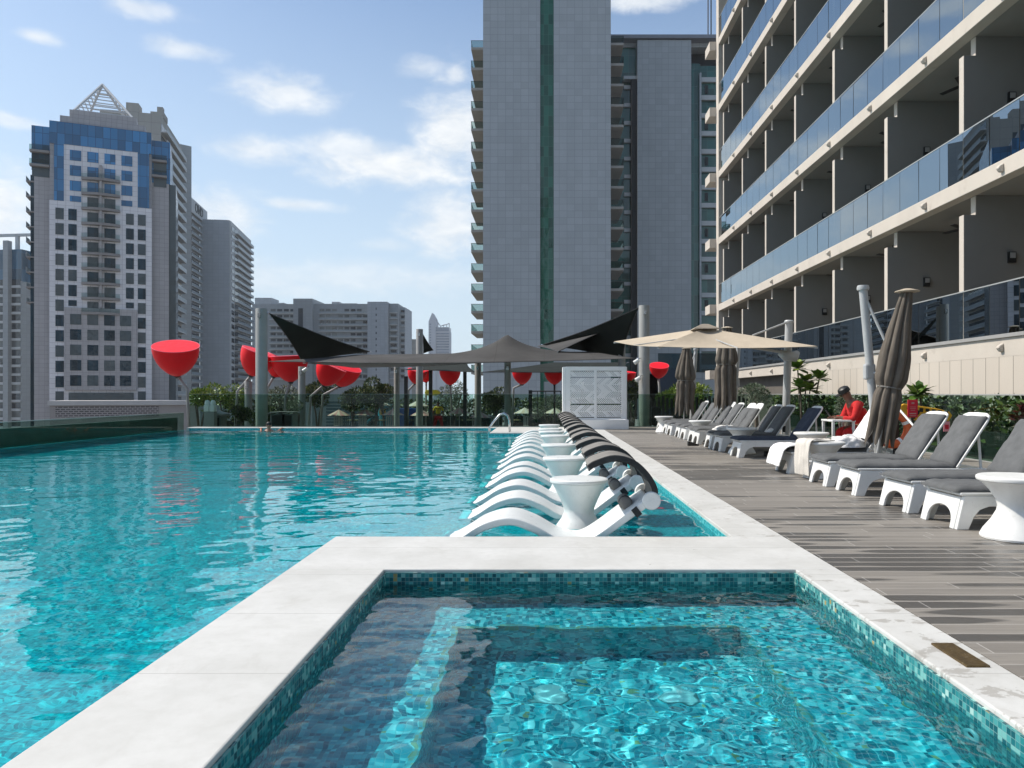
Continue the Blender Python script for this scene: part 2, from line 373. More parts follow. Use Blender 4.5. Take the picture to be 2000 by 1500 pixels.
class MB:
    def __init__(s): s.v = []; s.f = []; s.m = []; s.cur = 0
    def add(s, vs, fs):
        o = len(s.v); s.v += [tuple(p) for p in vs]
        for f in fs: s.f.append(tuple(o + i for i in f)); s.m.append(s.cur)
        return s
    def box(s, x0, x1, y0, y1, z0, z1, M=None):
        vs = [Vector(p) for p in ((x0, y0, z0), (x1, y0, z0), (x1, y1, z0), (x0, y1, z0), (x0, y0, z1), (x1, y0, z1), (x1, y1, z1), (x0, y1, z1))]
        if M: vs = [M @ p for p in vs]
        return s.add(vs, [(0, 3, 2, 1), (4, 5, 6, 7), (0, 1, 5, 4), (1, 2, 6, 5), (2, 3, 7, 6), (3, 0, 4, 7)])
    def quad(s, a, b, c, d): return s.add([a, b, c, d], [(0, 1, 2, 3)])
    def prism(s, prof, axis, a, b, M=None):
        """profile of 2-D points extruded along axis 'x','y' or 'z'"""
        def P(u, v, t): return {'x': (t, u, v), 'y': (u, t, v), 'z': (u, v, t)}[axis]
        n = len(prof); vs = [Vector(P(u, v, a)) for u, v in prof] + [Vector(P(u, v, b)) for u, v in prof]
        if M: vs = [M @ p for p in vs]
        fs = [tuple(range(n)), tuple(range(2 * n - 1, n - 1, -1))] + [(i, i + n, (i + 1) % n + n, (i + 1) % n) for i in range(n)]
        return s.add(vs, fs)
    def tube(s, pts, r, n=10, cap=True):
        pts = [Vector(p) for p in pts]; k = len(pts)
        rs = r if isinstance(r, (list, tuple)) else [r] * k
        rings = []
        for i, p in enumerate(pts):
            t = (pts[min(i + 1, k - 1)] - pts[max(i - 1, 0)]).normalized()
            a = t.orthogonal().normalized() if i == 0 else (up - t * up.dot(t)).normalized()
            up = a; b = t.cross(a)
            rings.append([p + (a * math.cos(2 * math.pi * j / n) + b * math.sin(2 * math.pi * j / n)) * rs[i] for j in range(n)])
        vs = [q for ring in rings for q in ring]
        fs = [(i * n + j, i * n + (j + 1) % n, (i + 1) * n + (j + 1) % n, (i + 1) * n + j) for i in range(k - 1) for j in range(n)]
        if cap: fs += [tuple(range(n - 1, -1, -1)), tuple(range((k - 1) * n, k * n))]
        return s.add(vs, fs)
    def lathe(s, prof, n=24, c=(0, 0, 0), M=None):
        vs = []; k = len(prof)
        for r, z in prof:
            for j in range(n):
                a = 2 * math.pi * j / n; vs.append(Vector((c[0] + r * math.cos(a), c[1] + r * math.sin(a), c[2] + z)))
        if M: vs = [M @ p for p in vs]
        fs = [(i * n + j, i * n + (j + 1) % n, (i + 1) * n + (j + 1) % n, (i + 1) * n + j) for i in range(k - 1) for j in range(n)]
        if prof[0][0] > 1e-4: fs.append(tuple(range(n - 1, -1, -1)))
        if prof[-1][0] > 1e-4: fs.append(tuple(range((k - 1) * n, k * n)))
        return s.add(vs, fs)
    def grid(s, fn, nu, nv, close=False):
        vs = [fn(i / nu, j / nv) for j in range(nv + 1) for i in range(nu + 1)]
        return s.add(vs, [(j * (nu + 1) + i, j * (nu + 1) + i + 1, (j + 1) * (nu + 1) + i + 1, (j + 1) * (nu + 1) + i) for j in range(nv) for i in range(nu)])
    def build(s, name, mat=None, parent=None, smooth=False, bevel=0, seg=2, solid=0, sub=0, loc=None, mats=None, auto=None):
        me = bpy.data.meshes.new(name); me.from_pydata(s.v, [], s.f)
        for q in (mats or [mat]): me.materials.append(q)
        for p, k in zip(me.polygons, s.m): p.material_index = k
        uvl = me.uv_layers.new(name='UVMap').data
        for p in me.polygons:
            nx, ny, nz = (abs(q) for q in p.normal)
            for li in p.loop_indices:
                c = me.vertices[me.loops[li].vertex_index].co
                uvl[li].uv = (c.x, c.y) if nz >= nx and nz >= ny else ((c.y, c.z) if nx >= ny else (c.x, c.z))
        if smooth: me.polygons.foreach_set('use_smooth', [True] * len(me.polygons))
        if smooth == 'auto':
            me.set_sharp_from_angle(angle=R(35))
        o = bpy.data.objects.new(name, me); COL.objects.link(o)
        if parent: o.parent = parent
        if loc: o.location = loc
        if solid: mo = o.modifiers.new('s', 'SOLIDIFY'); mo.thickness = solid; mo.offset = 0
        if bevel: mo = o.modifiers.new('b', 'BEVEL'); mo.width = bevel; mo.segments = seg; mo.limit_method = 'ANGLE'; mo.angle_limit = R(35); mo.harden_normals = False
        if sub: mo = o.modifiers.new('u', 'SUBSURF'); mo.levels = sub; mo.render_levels = sub
        return o


def tag(o, label=None, cat=None, group=None, kind=None):
    if label: o['label'] = label
    if cat: o['category'] = cat
    if group: o['group'] = group
    if kind: o['kind'] = kind
    return o


def thing(name, label, cat, loc=(0, 0, 0), rz=0, group=None):
    o = bpy.data.objects.new(name, None); COL.objects.link(o); o.location = loc; o.rotation_euler = (0, 0, rz)
    o.empty_display_size = .2
    return tag(o, label, cat, group)


def copy_tree(o, parent=None):
    c = o.copy(); COL.objects.link(c)
    if parent: c.parent = parent
    for ch in list(o.children): copy_tree(ch, c)
    return c


def at(x, y, Y):
    """the point at depth Y that lies in the photograph's direction (x, y)"""
    return Vector(((x - 1062) / 1500 * Y, Y, CAM_H - (y - 769) / 1500 * Y))


def text_mesh(txt, size, mat, parent, name, M, depth=.01, bold=0):
    cu = bpy.data.curves.new('t', 'FONT'); cu.body = txt; cu.size = size; cu.extrude = depth; cu.align_x = 'CENTER'; cu.align_y = 'CENTER'; cu.offset = bold
    t = bpy.data.objects.new('t', cu)
    me = bpy.data.meshes.new_from_object(t)
    o = bpy.data.objects.new(name, me); COL.objects.link(o); me.materials.clear(); me.materials.append(mat)
    me.transform(M); o.parent = parent
    bpy.data.objects.remove(t)
    return o


ORD = ['first', 'second', 'third', 'fourth', 'fifth', 'sixth', 'seventh', 'eighth', 'ninth', 'tenth', 'eleventh', 'twelfth', 'thirteenth', 'fourteenth', 'fifteenth', 'sixteenth']
# ---------------------------------------------------------------- ground, pools, deck (the setting)
mb = MB(); mb.box(-1700, 1700, -320, 1900, -26, -25); tag(mb.build('ground', CITY), kind='structure')
PX0, PX1 = -12.6, 1.58          # main pool, left overflow edge and right coping
PY1 = 27.3                      # far wall of the pool
TX0, TX1, TY0, TY1 = -1.09, 1.72, 1.25, 5.25     # spa tub
WZ = -.085

# deck slab with the two pools cut out is built as strips
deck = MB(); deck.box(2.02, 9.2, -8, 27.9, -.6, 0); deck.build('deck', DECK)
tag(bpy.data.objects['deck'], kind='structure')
lo = MB(); lo.box(-14.0, 9.2, 28.2, 66, -1.4, -1.0); tag(lo.build('lower_terrace', PAVE), kind='structure')

cp = MB()
cp.box(-1.75, TX0, -6, TY1, -.6, .0)               # between tub and pool, left
cp.box(-1.75, 2.018, TY1, 6.46, -.6, .0)                # between tub and pool, far
cp.box(TX0, TX1, -6, TY0, -.6, .0)
o = cp.build('pool_coping', COPING, bevel=.008); tag(o, kind='structure')
c2 = MB(); c2.box(TX1 + .0, 2.018, -6, TY1, -.6, .0); c2.box(PX1, 2.018, 6.46, 27.3, -.6, .0)
o = c2.build('pool_coping', COPING_WORN, bevel=.008); tag(o, kind='structure')
c3 = MB(); c3.box(PX0 - .1, -1.67, PY1, 27.88, -.6, .0); c3.box(-1.67, PX1, 23.7, 27.88, -.6, .0); c3.box(PX1, 2.02, 27.3, 27.88, -.6, 0)
o = c3.build('pool_coping', COPING, bevel=.02); tag(o, kind='structure')

# main pool basin: deep floor, tanning ledge on the right, walls
LEDGE = -.36
ba = MB()
ba.box(PX0, -1.72, -6, PY1, -1.6, -1.35)
ba.box(-1.72, PX1 + .02, 6.44, 23.72, -1.6, LEDGE)
ba.box(-1.75 - .012, -1.751, -6, 6.46, -1.35, -.03)
ba.box(PX1 - .012, PX1 - .001, 6.46, 23.7, LEDGE, -.03)
ba.box(-1.75, PX1, 6.461, 6.472, LEDGE, -.03)
ba.box(PX0, -1.67, PY1 - .012, PY1 - .001, -1.35, -.03)
ba.box(-1.68, -1.671, 23.7, PY1, -1.35, -.03); ba.box(-1.67, PX1, 23.688, 23.699, LEDGE, -.03)
ba.box(PX0 - .25, PX0, -6, PY1, -1.6, WZ - .012)
o = ba.build('pool_basin', MOSAIC_POOL); tag(o, kind='structure'); o.cycles.is_caustics_receiver = True
gt = MB(); gt.box(-13.3, PX0 - .25, -6, 27.9, -1.6, -.30); gt.box(-13.45, -13.3, -6, 27.9, -3, .34)  # outer wall raised, its green standing in for water mirrored in the glass
tag(gt.build('overflow_gutter', simple('gutter_stone_reflection_green', (.055, .095, .085), .4, .2, 3)), kind='structure')
wa = MB()
def swell(x, y):
    n_ = noise.noise
    z = .013 * n_((x * .55, y * .8, 1)) + .0068 * n_((x * 1.7 + .4 * y, y * 2.7, 5)) + .0030 * n_((x * 5.2, y * 7.5, 9))
    if y < 16: z += .0019 * n_((x * 12, y * 17, 3)) * min(1, (16 - y) / 6)
    return WZ + z
xs = []; x = PX0 - .2
while x < PX1 - .012: xs.append(x); x += .036 if x > -5.5 else .05
xs.append(PX1 - .012)
ys = [-2.0]
while ys[-1] < PY1 - .012: ys.append(min(PY1 - .012, ys[-1] + (.022 + .0042 * max(0, ys[-1]) if ys[-1] > 1 else .08)))
vs = [(x, y, swell(x, y)) for y in ys for x in xs]; nx_ = len(xs); fs = []
for j in range(len(ys) - 1):
    for i in range(nx_ - 1):
        if xs[i] > -1.45 and ys[j] < 5.9: continue
        k = j * nx_ + i; fs.append((k, k + 1, k + nx_ + 1, k + nx_))
wa.add(vs, fs)
o = wa.build('pool_water', POOL_WATER, smooth=True); tag(o, kind='structure'); o.cycles.is_caustics_caster = True

# spa tub: bench all round, deeper pit, pale trim on the bench nose
tb = MB(); tw = MB()
BZ, FZ = -.56, -1.02
ix0, ix1, iy0, iy1 = -.53, 1.20, 1.75, 4.74
tb.box(TX0 - .02, ix0, TY0 - .02, TY1 + .02, -1.3, BZ); tb.box(ix1, TX1 + .02, TY0 - .02, TY1 + .02, -1.3, BZ)
tb.box(ix0, ix1, iy1, TY1 + .02, -1.3, BZ); tb.box(ix0, ix1, TY0 - .02, iy0, -1.3, BZ); tb.box(ix0, ix1, iy0, iy1, -1.3, FZ)
for a in ((TX0 + .001, TX0 + .012, TY0, TY1), (TX1 - .012, TX1 - .001, TY0, TY1), (TX0 + .012, TX1 - .012, TY1 - .012, TY1 - .001), (TX0 + .012, TX1 - .012, TY0 + .001, TY0 + .012)):
    tw.box(*a, BZ + .001, -.022)
o = tb.build('spa_tub_basin', MOSAIC_TUB)
tag(o, kind='structure'); o.cycles.is_caustics_receiver = True
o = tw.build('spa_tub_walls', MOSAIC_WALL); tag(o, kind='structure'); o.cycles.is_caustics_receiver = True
tr = MB()
for a in ((ix0 - .03, ix0 + .003, iy0, iy1), (ix1 - .003, ix1 + .03, iy0, iy1), (ix0 - .03, ix1 + .03, iy1 - .003, iy1 + .03)):
    tr.box(*a, BZ - .03, BZ + .003)
o = tr.build('spa_bench_trim', MOSAIC_TRIM); tag(o, kind='structure'); o.cycles.is_caustics_receiver = True
NX, NY = 230, 330
def wave(x, y):
    jet = math.exp(-((x - .5) ** 2 + (y - 3.0) ** 2) / 1.6)
    ring = math.sin(math.hypot(x - .95, y - 3.3) * 34) * math.exp(-math.hypot(x - .95, y - 3.3) * 1.2) * .0018
    ring2 = math.sin(math.hypot(x + .1, y - 2.5) * 40) * math.exp(-math.hypot(x + .1, y - 2.5) * 1.4) * .0016
    a = noise.noise((x * 2.2, y * 2.6, 0)) * .0065 + noise.noise((x * 6 + 3, y * 7, 4)) * .0036
    b = noise.noise((x * 15, y * 17, 9)) * (.0007 + .0014 * jet)
    return WZ - .012 + a + b + ring + ring2
wt = MB(); wt.grid(lambda u, v: (TX0 + .012 + u * (TX1 - TX0 - .024), TY0 + .012 + v * (TY1 - TY0 - .024), wave(TX0 + u * 2.81, TY0 + v * 4.0)), NX, NY)
o = wt.build('spa_water', TUB_WATER, smooth=True); tag(o, kind='structure'); o.cycles.is_caustics_caster = True

# jets, drain covers, floor grate
def jet(loc, M, label, r=.045):
    t = thing('spa_jet', label, 'jet nozzle', loc, 0, 'jet nozzles in the spa walls')
    a = MB().lathe([(r * .45, .004), (r * .55, .012), (r, .010), (r * 1.05, 0)], 20, M=M).build('rim', CHROME_JET, t, smooth=True)
    b = MB().lathe([(.0, .003), (r * .45, .005)], 16, M=M).build('nozzle_hole', BLACK, t)
    for q in (a, b): q.cycles.is_caustics_receiver = True
MF = Matrix.Rotation(R(90), 4, 'X')
for k, xx in enumerate((-.18, .33, .60, .86)):
    jet((xx, TY1 - .013, -.235), MF, '%s round jet nozzle from the left on the far spa wall' % ORD[k])
MR = Matrix.Rotation(R(-90), 4, 'Y')
for k, yy in enumerate((4.15, 3.05)):
    jet((TX1 - .013, yy, -.25), MR, 'white round jet nozzle on the right spa wall, %s' % ('farther one' if k == 0 else 'nearer one'), .05)
for k, (xx, yy) in enumerate(((.03, 4.20), (.76, 4.20), (.05, 3.42), (.78, 3.42))):
    t = thing('drain_cover', 'pale round drain cover on the spa floor, %s' % ('far left', 'far right', 'near left', 'near right')[k], 'drain cover', (xx, yy, FZ + .004), 0, 'drain covers on the spa floor')
    a = MB().lathe([(0, .03), (.06, .028), (.095, .018), (.11, 0)], 24).build('cover_plate', CHROME_JET, t, smooth=True); a.cycles.is_caustics_receiver = True
t = thing('skimmer_plate', 'weathered bronze skimmer plate set in the peeling white coping', 'access plate', (1.905, 3.52, .003))
MB().box(-.052, .052, -.155, .155, -.02, .006).build('plate', BRONZE, t, bevel=.002)

# ---------------------------------------------------------------- glass fences
def fence(name, label, a, b, z0, z1, step, railmat, posts=False, toprail=True):
    a = Vector((a[0], a[1], 0)); b = Vector((b[0], b[1], 0)); L = (b - a).length; d = (b - a) / L
    t = thing(name, label, 'glass fence', (a.x, a.y, 0), math.atan2(d.y, d.x))
    n = max(1, round(L / step)); st = L / n
    for i in range(n):
        MB().box(i * st + .008, (i + 1) * st - .008, -.006, .006, z0, z1).build('glass_pane', FENCE_GL, t)
    if toprail: MB().box(0, L, -.012, .012, z1 + .001, z1 + (.010 if L > 20 and abs(d.x) > .5 else .024)).build('top_rail', railmat, t, bevel=.004)
    MB().box(0, L, -.03, .03, z0 - .02, z0 - .001).build('base_channel', railmat, t)
    return t
RAILM = simple('rail_metal', (.46, .47, .45), .35, .05, 4, metal=.4)
fence('glass_fence', 'clear glass fence along the far end of the pool', (-12.9, 27.95), (7.8, 27.95), .02, 1.18, 1.5, simple('glass_edge_strip', (.16, .20, .19), .4))
fence('glass_fence', 'glass fence with pale top rail running behind the deck loungers', (7.8, 27.9), (7.8, 2.0), .02, 1.17, 1.22, RAILM)
fence('glass_fence', 'low green glass fence beyond the left overflow edge', (-13.1, -4), (-13.1, 27.95), -.28, .50, 1.5, RAILM)

# ---------------------------------------------------------------- hotel on the right
FX = 9.2
hotel = thing('hotel_building', 'cream hotel with rows of glass fronted balconies beside the pool deck', 'building', (FX, 0, 0))
G0, ST = CAM_H + .130 * FX, .381 * FX            # level of lowest balcony floor top, storey height
YA, YB = 2.0, 40.4
SLH = .345
m = MB()
m.box(0, .35, YA, 28.6, -1, G0 - SLH * 1.31)
m.build('podium_wall', panel('podium_cladding', (.545, .485, .415), .47, 30, (.10, .085, .07), .016, .03, .8), hotel)
m = MB(); m.box(-.003, 3, YA, YB, G0 - SLH * 1.31, G0 - .075); m.build('podium_band', CONCRETE, hotel)
m = MB(); m.box(-.05, .22, YA, YB, G0 - .074, G0 - .0); m.build('ledge', LEDGE_GREY, hotel)
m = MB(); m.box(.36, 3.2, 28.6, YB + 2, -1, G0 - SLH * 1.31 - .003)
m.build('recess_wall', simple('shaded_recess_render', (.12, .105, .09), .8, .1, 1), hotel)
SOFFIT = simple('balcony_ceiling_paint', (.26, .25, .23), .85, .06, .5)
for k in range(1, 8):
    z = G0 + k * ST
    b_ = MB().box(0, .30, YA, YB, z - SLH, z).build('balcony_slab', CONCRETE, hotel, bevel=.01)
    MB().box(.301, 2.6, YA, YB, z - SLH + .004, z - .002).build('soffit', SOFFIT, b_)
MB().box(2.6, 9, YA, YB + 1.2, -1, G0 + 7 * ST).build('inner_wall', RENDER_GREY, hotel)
MB().box(-.004, 2.6, YB, YB + .55, -1, G0 + 7.2 * ST).build('end_wall', CONCRETE, hotel)
for k in range(0, 7):
    MB().box(-.35, 2, YB + .55, YB + 1.7, G0 + k * ST - .42, G0 + k * ST + .05).build('end_ledge', CONCRETE, hotel)
div_y = [31.9 - 3.75 * i for i in range(-2, 8)]
for k in range(0, 7):
    z0 = G0 + k * ST; z1 = z0 + ST - SLH
    for i, y in enumerate(div_y):
        if (y > 33 and k > 4) or y < 5: continue
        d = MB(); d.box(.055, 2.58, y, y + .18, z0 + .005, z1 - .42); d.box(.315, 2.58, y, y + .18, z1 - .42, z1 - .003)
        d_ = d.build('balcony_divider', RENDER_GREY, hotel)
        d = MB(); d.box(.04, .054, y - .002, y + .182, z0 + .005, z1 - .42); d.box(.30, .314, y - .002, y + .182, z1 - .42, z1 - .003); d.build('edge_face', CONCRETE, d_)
        if y < 30 and k < 5:
            q = MB(); q.box(1.0, 1.16, y - .07, y - .003, z0 + 1.68, z0 + 1.92); q.cur = 1; q.box(1.02, 1.14, y - .078, y - .07, z0 + 1.78, z0 + 1.90)
            q.build('wall_lantern', None, hotel, mats=[BLACK, LEDGE_GREY])
        if k < 5 and y < 34:       # ceiling fan
            f = MB(); cy = y + 1.9
            f.tube([(1.05, cy, z1), (1.05, cy, z1 - .22)], .015, 8); f.lathe([(.0, -.36), (.07, -.34), (.08, -.26), (.03, -.22)], 12, (1.05, cy, z1))
            for a in range(3):
                M = Matrix.Translation((1.05, cy, z1 - .31)) @ Matrix.Rotation(R(a * 120 + 17 * i + 9 * k), 4, 'Z') @ Matrix.Rotation(R(10), 4, 'X')
                f.box(.08, .62, -.055, .055, -.006, .006, M=M)
            f.build('ceiling_fan', BLACK, hotel)
# rail panes: the nearest hundred each on their own, the rest as one
panes = []
for k in range(0, 7):
    z = G0 + k * ST
    y = 2.9
    while y < YB - .6:
        panes.append((k, y, min(y + 1.0, YB - .05))); y += 1.0
def seen(k, y):
    zz = G0 + k * ST + .5; x = 1062 + 1500 * FX / (y + .5); yy = 769 - (zz - CAM_H) * 1500 / (y + .5)
    return (x < 2010 and yy > -40)
vis = sorted([p for p in panes if seen(p[0], p[1])], key=lambda p: p[1] ** 2 + (p[0] * 3.5) ** 2)
own = set(vis[:100])
rest = MB()
for p in panes:
    k, y0, y1 = p; z = G0 + k * ST
    tilt = rnd.uniform(-.006, .006); tw = rnd.uniform(-.004, .004)
    def gl(mb_):
        vs = []
        for dx in (0, .012):
            for yy, zz in ((y0 + .012, z + .01), (y1 - .012, z + .01), (y1 - .012, z + 1.03), (y0 + .012, z + 1.03)):
                vs.append((.03 + dx + tilt * (zz - z) + tw * (yy - y0), yy, zz))
        mb_.add(vs, [(3, 2, 1, 0), (4, 5, 6, 7), (0, 1, 5, 4), (1, 2, 6, 5), (2, 3, 7, 6), (3, 0, 4, 7)])
    if p in own:
        q = MB(); gl(q); q.build('glass_pane', RAIL_GL, hotel)
    else: gl(rest)
o = rest.build('glass_pane', RAIL_GL, hotel); o['kind'] = 'stuff'
for k in range(0, 7):
    z = G0 + k * ST
    MB().box(.022, .056, 2.9, YB - .02, z + 1.035, z + 1.06).build('handrail', RAILM, hotel)
for k in range(0, 6):
    z = G0 + k * ST - SLH * (.5 if k else .78)
    y = 12.3
    while y < YB - 1:
        c = MB(); c.prism([(-.001, -.09), (-.001, .09), (-.09, .035), (-.115, -.01), (-.06, -.085)], 'y', -.055, .055, Matrix.Translation((0, y, z)))
        c.build('wall_light', CONCRETE, hotel, bevel=.02)
        y += 3.1

# ---------------------------------------------------------------- far towers
def frame_of(pa, Ya, pb, Yb):
    """vertical plane through two directions/depths; returns origin, unit vector, angle and a pixel -> (u, z) function"""
    A = at(pa, 769, Ya); B = at(pb, 769, Yb); u = (B - A); u.z = 0; u.normalize(); n = Vector((-u.y, u.x, 0))
    C = Vector((0, 0, CAM_H))
    def f(x, y):
        d = at(x, y, 1) - C
        t = (A - C).dot(n) / d.dot(n); p = C + d * t
        return ((p - A).dot(u), p.z)
    return A, u, math.atan2(u.y, u.x), f

# --- left tower: grey cladding, white panels, blue glass crown
A, u_, ang, F = frame_of(95.7, 172, 295.7, 180.3)
lt = thing('apartment_tower', 'pink grey tower with blue glass crown, white window panel and open pyramid roof', 'building', (A.x, A.y, 0), ang)
GP = panel('pinkish_stone_cladding', (.41, .385, .385), 1.1, 1.0, (.24, .21, .215), .06, .05, .6)
WP = panel('white_panel_cladding', (.74, .71, .72), 1.6, 1.15, (.38, .34, .36), .06, .05, .5)
BG = curtain('blue_curtain_glass', (.030, .17, .36), 1.5, 2.6, (.015, .06, .13), .08, 1.45, wob=.03, lw=.09)
WG = curtain('dark_window_glass', (.004, .030, .050), 1.1, 9, (.02, .03, .04), .02, 1.32, wob=.16, lw=.05, curt=True)
def c7(x, y): return F(60 + x / 4.6875, 160 + y / 4.6875)
def c1(x, y): return F(x / 2.1429, 150 + y / 2.1429)
BASE = -25
W0, ztop = c7(170, 350); W1 = c7(1105, 465)[0]
zshaft = c7(170, 1078)[1]; L0 = c7(8, 780)[0] - .3; L1 = c7(1262, 905)[0]
MB().box(W0, W1, .6, 22, BASE, ztop - .3).build('wall', GP, lt)
zc = c7(8, 375)[1]; zl = c7(20, 788)[1]; zr = c7(1105, 905)[1]; zrt = c7(1105, 515)[1]
MB().box(L0 + .5, W0 - .02, 1.6, 21, BASE, zl).build('side_wing', GP, lt); MB().box(W1 + .02, L1, 1.6, 21, BASE, zr).build('side_wing', GP, lt)
MB().box(L0, W0 - .02, 1.6, 21, zl + .01, zc).build('side_wing_glass', BG, lt); MB().box(W1 + .02, L1 + .3, 1.6, 21, zr + .01, zrt).build('side_wing_glass', BG, lt)
# blue crown and its two legs
xi0 = c7(303, 568)[0]; xi1 = c7(980, 645)[0]; zi = c7(303, 568)[1]
m = MB(); m.box(W0, W1, 0, .6, zi, ztop); m.box(W0 + .9, xi0, 0, .6, zshaft, zi); m.box(xi1, W1 - .5, 0, .6, zshaft, zi); m.build('blue_glass_crown', BG, lt)
m = MB(); m.box(xi0, xi1, .1, .6, zshaft, zi - .01)
xw0 = c1(205, 515)[0]; xw1 = c1(635, 550)[0]; zwb = c1(205, 1362)[1]
m.box(xw0, xw1, .1, .6, zwb, zshaft - .01); m.build('white_panel_wall', WP, lt)
def win(par, x0, x1, z0, z1, mat=WG, y=-.02, th=.14):
    MB().box(x0, x1, y, y + th, z0, z1).build('window', mat, par)
colz = [(c7(358, a)[1], c7(358, b)[1]) for a, b in ((620, 715), (760, 855), (900, 992), (1040, 1092))]
cx = [(c7(358, 620)[0], c7(462, 640)[0]), (c7(518, 640)[0], c7(620, 660)[0]), (c7(675, 655)[0], c7(775, 670)[0]), (c7(830, 672)[0], c7(930, 690)[0])]
for r_, (zt, zb) in enumerate(colz):
    for c_, (a, b) in enumerate(cx):
        if c_ in (1, 2) and r_ == 3: continue
        win(lt, a, b, zb, zt, BG)
wx = [(c1(232, 560)[0], c1(267, 560)[0]), (c1(286, 560)[0], c1(321, 560)[0]), (c1(527, 580)[0], c1(560, 580)[0]), (c1(577, 580)[0], c1(610, 580)[0])]
zt0 = c1(232, 547)[1]; dz = (c1(232, 547)[1] - c1(232, 1060)[1]) / 8
for r_ in range(13):
    for c_, (a, b) in enumerate(wx):
        if c_ in (1, 2) and r_ > 6: continue
        zt = zt0 - r_ * dz; h = 2.55 if not (c_ in (1, 2) and r_ == 6) else 1.3
        win(lt, a, b, zt - h, zt)
bx0, bx1 = c1(272, 965)[0], c1(572, 990)[0]; zbt = c1(272, 965)[1]; zbb = c1(272, 1312)[1]
MB().box(bx0, bx1, -.6, .09, zbb, zbt).build('bay_wall', GP, lt)
bxs = [(c1(295, 1000)[0], c1(342, 1000)[0]), (c1(367, 1000)[0], c1(413, 1000)[0]), (c1(437, 1000)[0], c1(482, 1000)[0]), (c1(503, 1000)[0], c1(550, 1000)[0])]
for r_ in range(5):
    zt = c1(295, 993 + 64 * r_)[1]
    for a, b in bxs: win(lt, a, b, zt - 2.4, zt, WG, -.68)
a, b = c1(288, 1322); b2 = c1(560, 1355)
MB().box(a, c1(560, 1340)[0], -.3, .09, c1(288, 1355)[1], b).build('lobby_glazing', WG, lt)
# central stack of curved balconies
x0, x1 = c1(342, 425)[0], c1(503, 440)[0]; xm = (x0 + x1) / 2
MB().box(xm - .25, xm + .25, -1.1, .09, c1(342, 965)[1], c1(342, 365)[1]).build('balcony_spine', GP, lt)
for r_ in range(10):
    z = c1(342, 425 + 62.6 * r_)[1]
    prof = [(x0, .1)] + [(x0 + (x1 - x0) * i / 10, -.7 - .9 * math.sin(math.pi * i / 10)) for i in range(11)] + [(x1, .1)]
    s_ = MB().prism(prof, 'z', z - .35, z + .22).build('balcony', simple('balcony_stone', (.26, .235, .225), .7, .08, 1) if r_ == 0 else MATS['balcony_stone'], lt)
    prof2 = [(x0 + (x1 - x0) * i / 10, -.66 - .88 * math.sin(math.pi * i / 10)) for i in range(11)]
    g_ = MB()
    for (p, q) in zip(prof2, prof2[1:]): g_.quad((p[0], p[1], z + .22), (q[0], q[1], z + .22), (q[0], q[1], z + 1.15), (p[0], p[1], z + 1.15))
    g_.build('railing', BALC_GL, s_)
    if r_ > 0 or True:
        for (a, b) in (cx[1], cx[2]):
            win(lt, a, b, z + .25, z + 2.65, WG, .02, .1)
for (xa, xb, zz) in ((L0 - .2, W0 - .1, c7(20, 610)[1]), (L0 - .2, W0 - .1, c7(20, 740)[1]), (W1 + .1, L1 - .4, c7(1105, 700)[1]), (W1 + .1, L1 - .4, c7(1105, 840)[1])):
    b_ = MB().box(xa, xb, .3, 1.7, zz - .5, zz).build('balcony', MATS['balcony_stone'], lt)
    MB().box(xa, xb, .32, .36, zz, zz + 1.1).build('railing', BALC_GL, b_)
    MB().box(xa + .3, xb - .1, 1.5, 1.59, zz - 2.6, zz - .55).build('window', WG, lt)
# corner balconies down the left edge, dark glass strip on both corners
for r_ in range(14):
    z = c1(120, 425 + 64 * r_)[1] if r_ < 9 else None
    if z is None: continue
    b_ = MB().box(L0 - 1.1, L0 + .4, 1.9, 6, z - .3, z + .0).build('balcony', MATS['balcony_stone'], lt)
    MB().box(L0 - 1.1, L0 - 1.05, 1.9, 6, z, z + 1.0).build('railing', simple('white_rail_panel', (.55, .56, .56), .5, .05, 3) if r_ == 0 else MATS['white_rail_panel'], b_)
MB().box(L0 - .3, L0 + .45, 2.2, 20, BASE, zl - 1).build('corner_glazing', WG, lt)
MB().box(L1 + .01, L1 + 1.5, 2.2, 20, BASE, zr).build('corner_glazing', WG, lt)
# stepped attic and open pyramid
xa, xb = c7(260, 350)[0], c7(1045, 380)[0]; za = c7(260, 290)[1]; xc, xd = c7(345, 230)[0], c7(965, 310)[0]; zd = c7(345, 228)[1]
m = MB(); m.box(xa, xb, 1.0, 18, ztop - .35, za); m.box(xc, xd, 1.6, 17, za, zd); m.build('stepped_attic', GP, lt)
px0, px1 = c7(385, 230)[0], c7(925, 290)[0]; pz = zd; apex = Vector(((px0 + px1) / 2 - 1.0, 9, 1.2 + (c7(670, 46)[1] - 1.2) * 1.052)); y0_, y1_ = 2.0, 16
cor = [Vector((px0, y0_, pz)), Vector((px1, y0_, pz)), Vector((px1, y1_, pz)), Vector((px0, y1_, pz))]
m = MB()
for c_ in cor: m.tube([c_, apex], .28, 6)
for i in range(4):
    a, b = cor[i], cor[(i + 1) % 4]
    for t_ in (.02, .13, .24, .35, .46, .57, .68, .79, .88): m.tube([a.lerp(apex, t_), b.lerp(apex, t_)], .13, 5)
m.build('pyramid_frame', simple('white_steel', (.50, .51, .51), .5, .05, 1), lt)

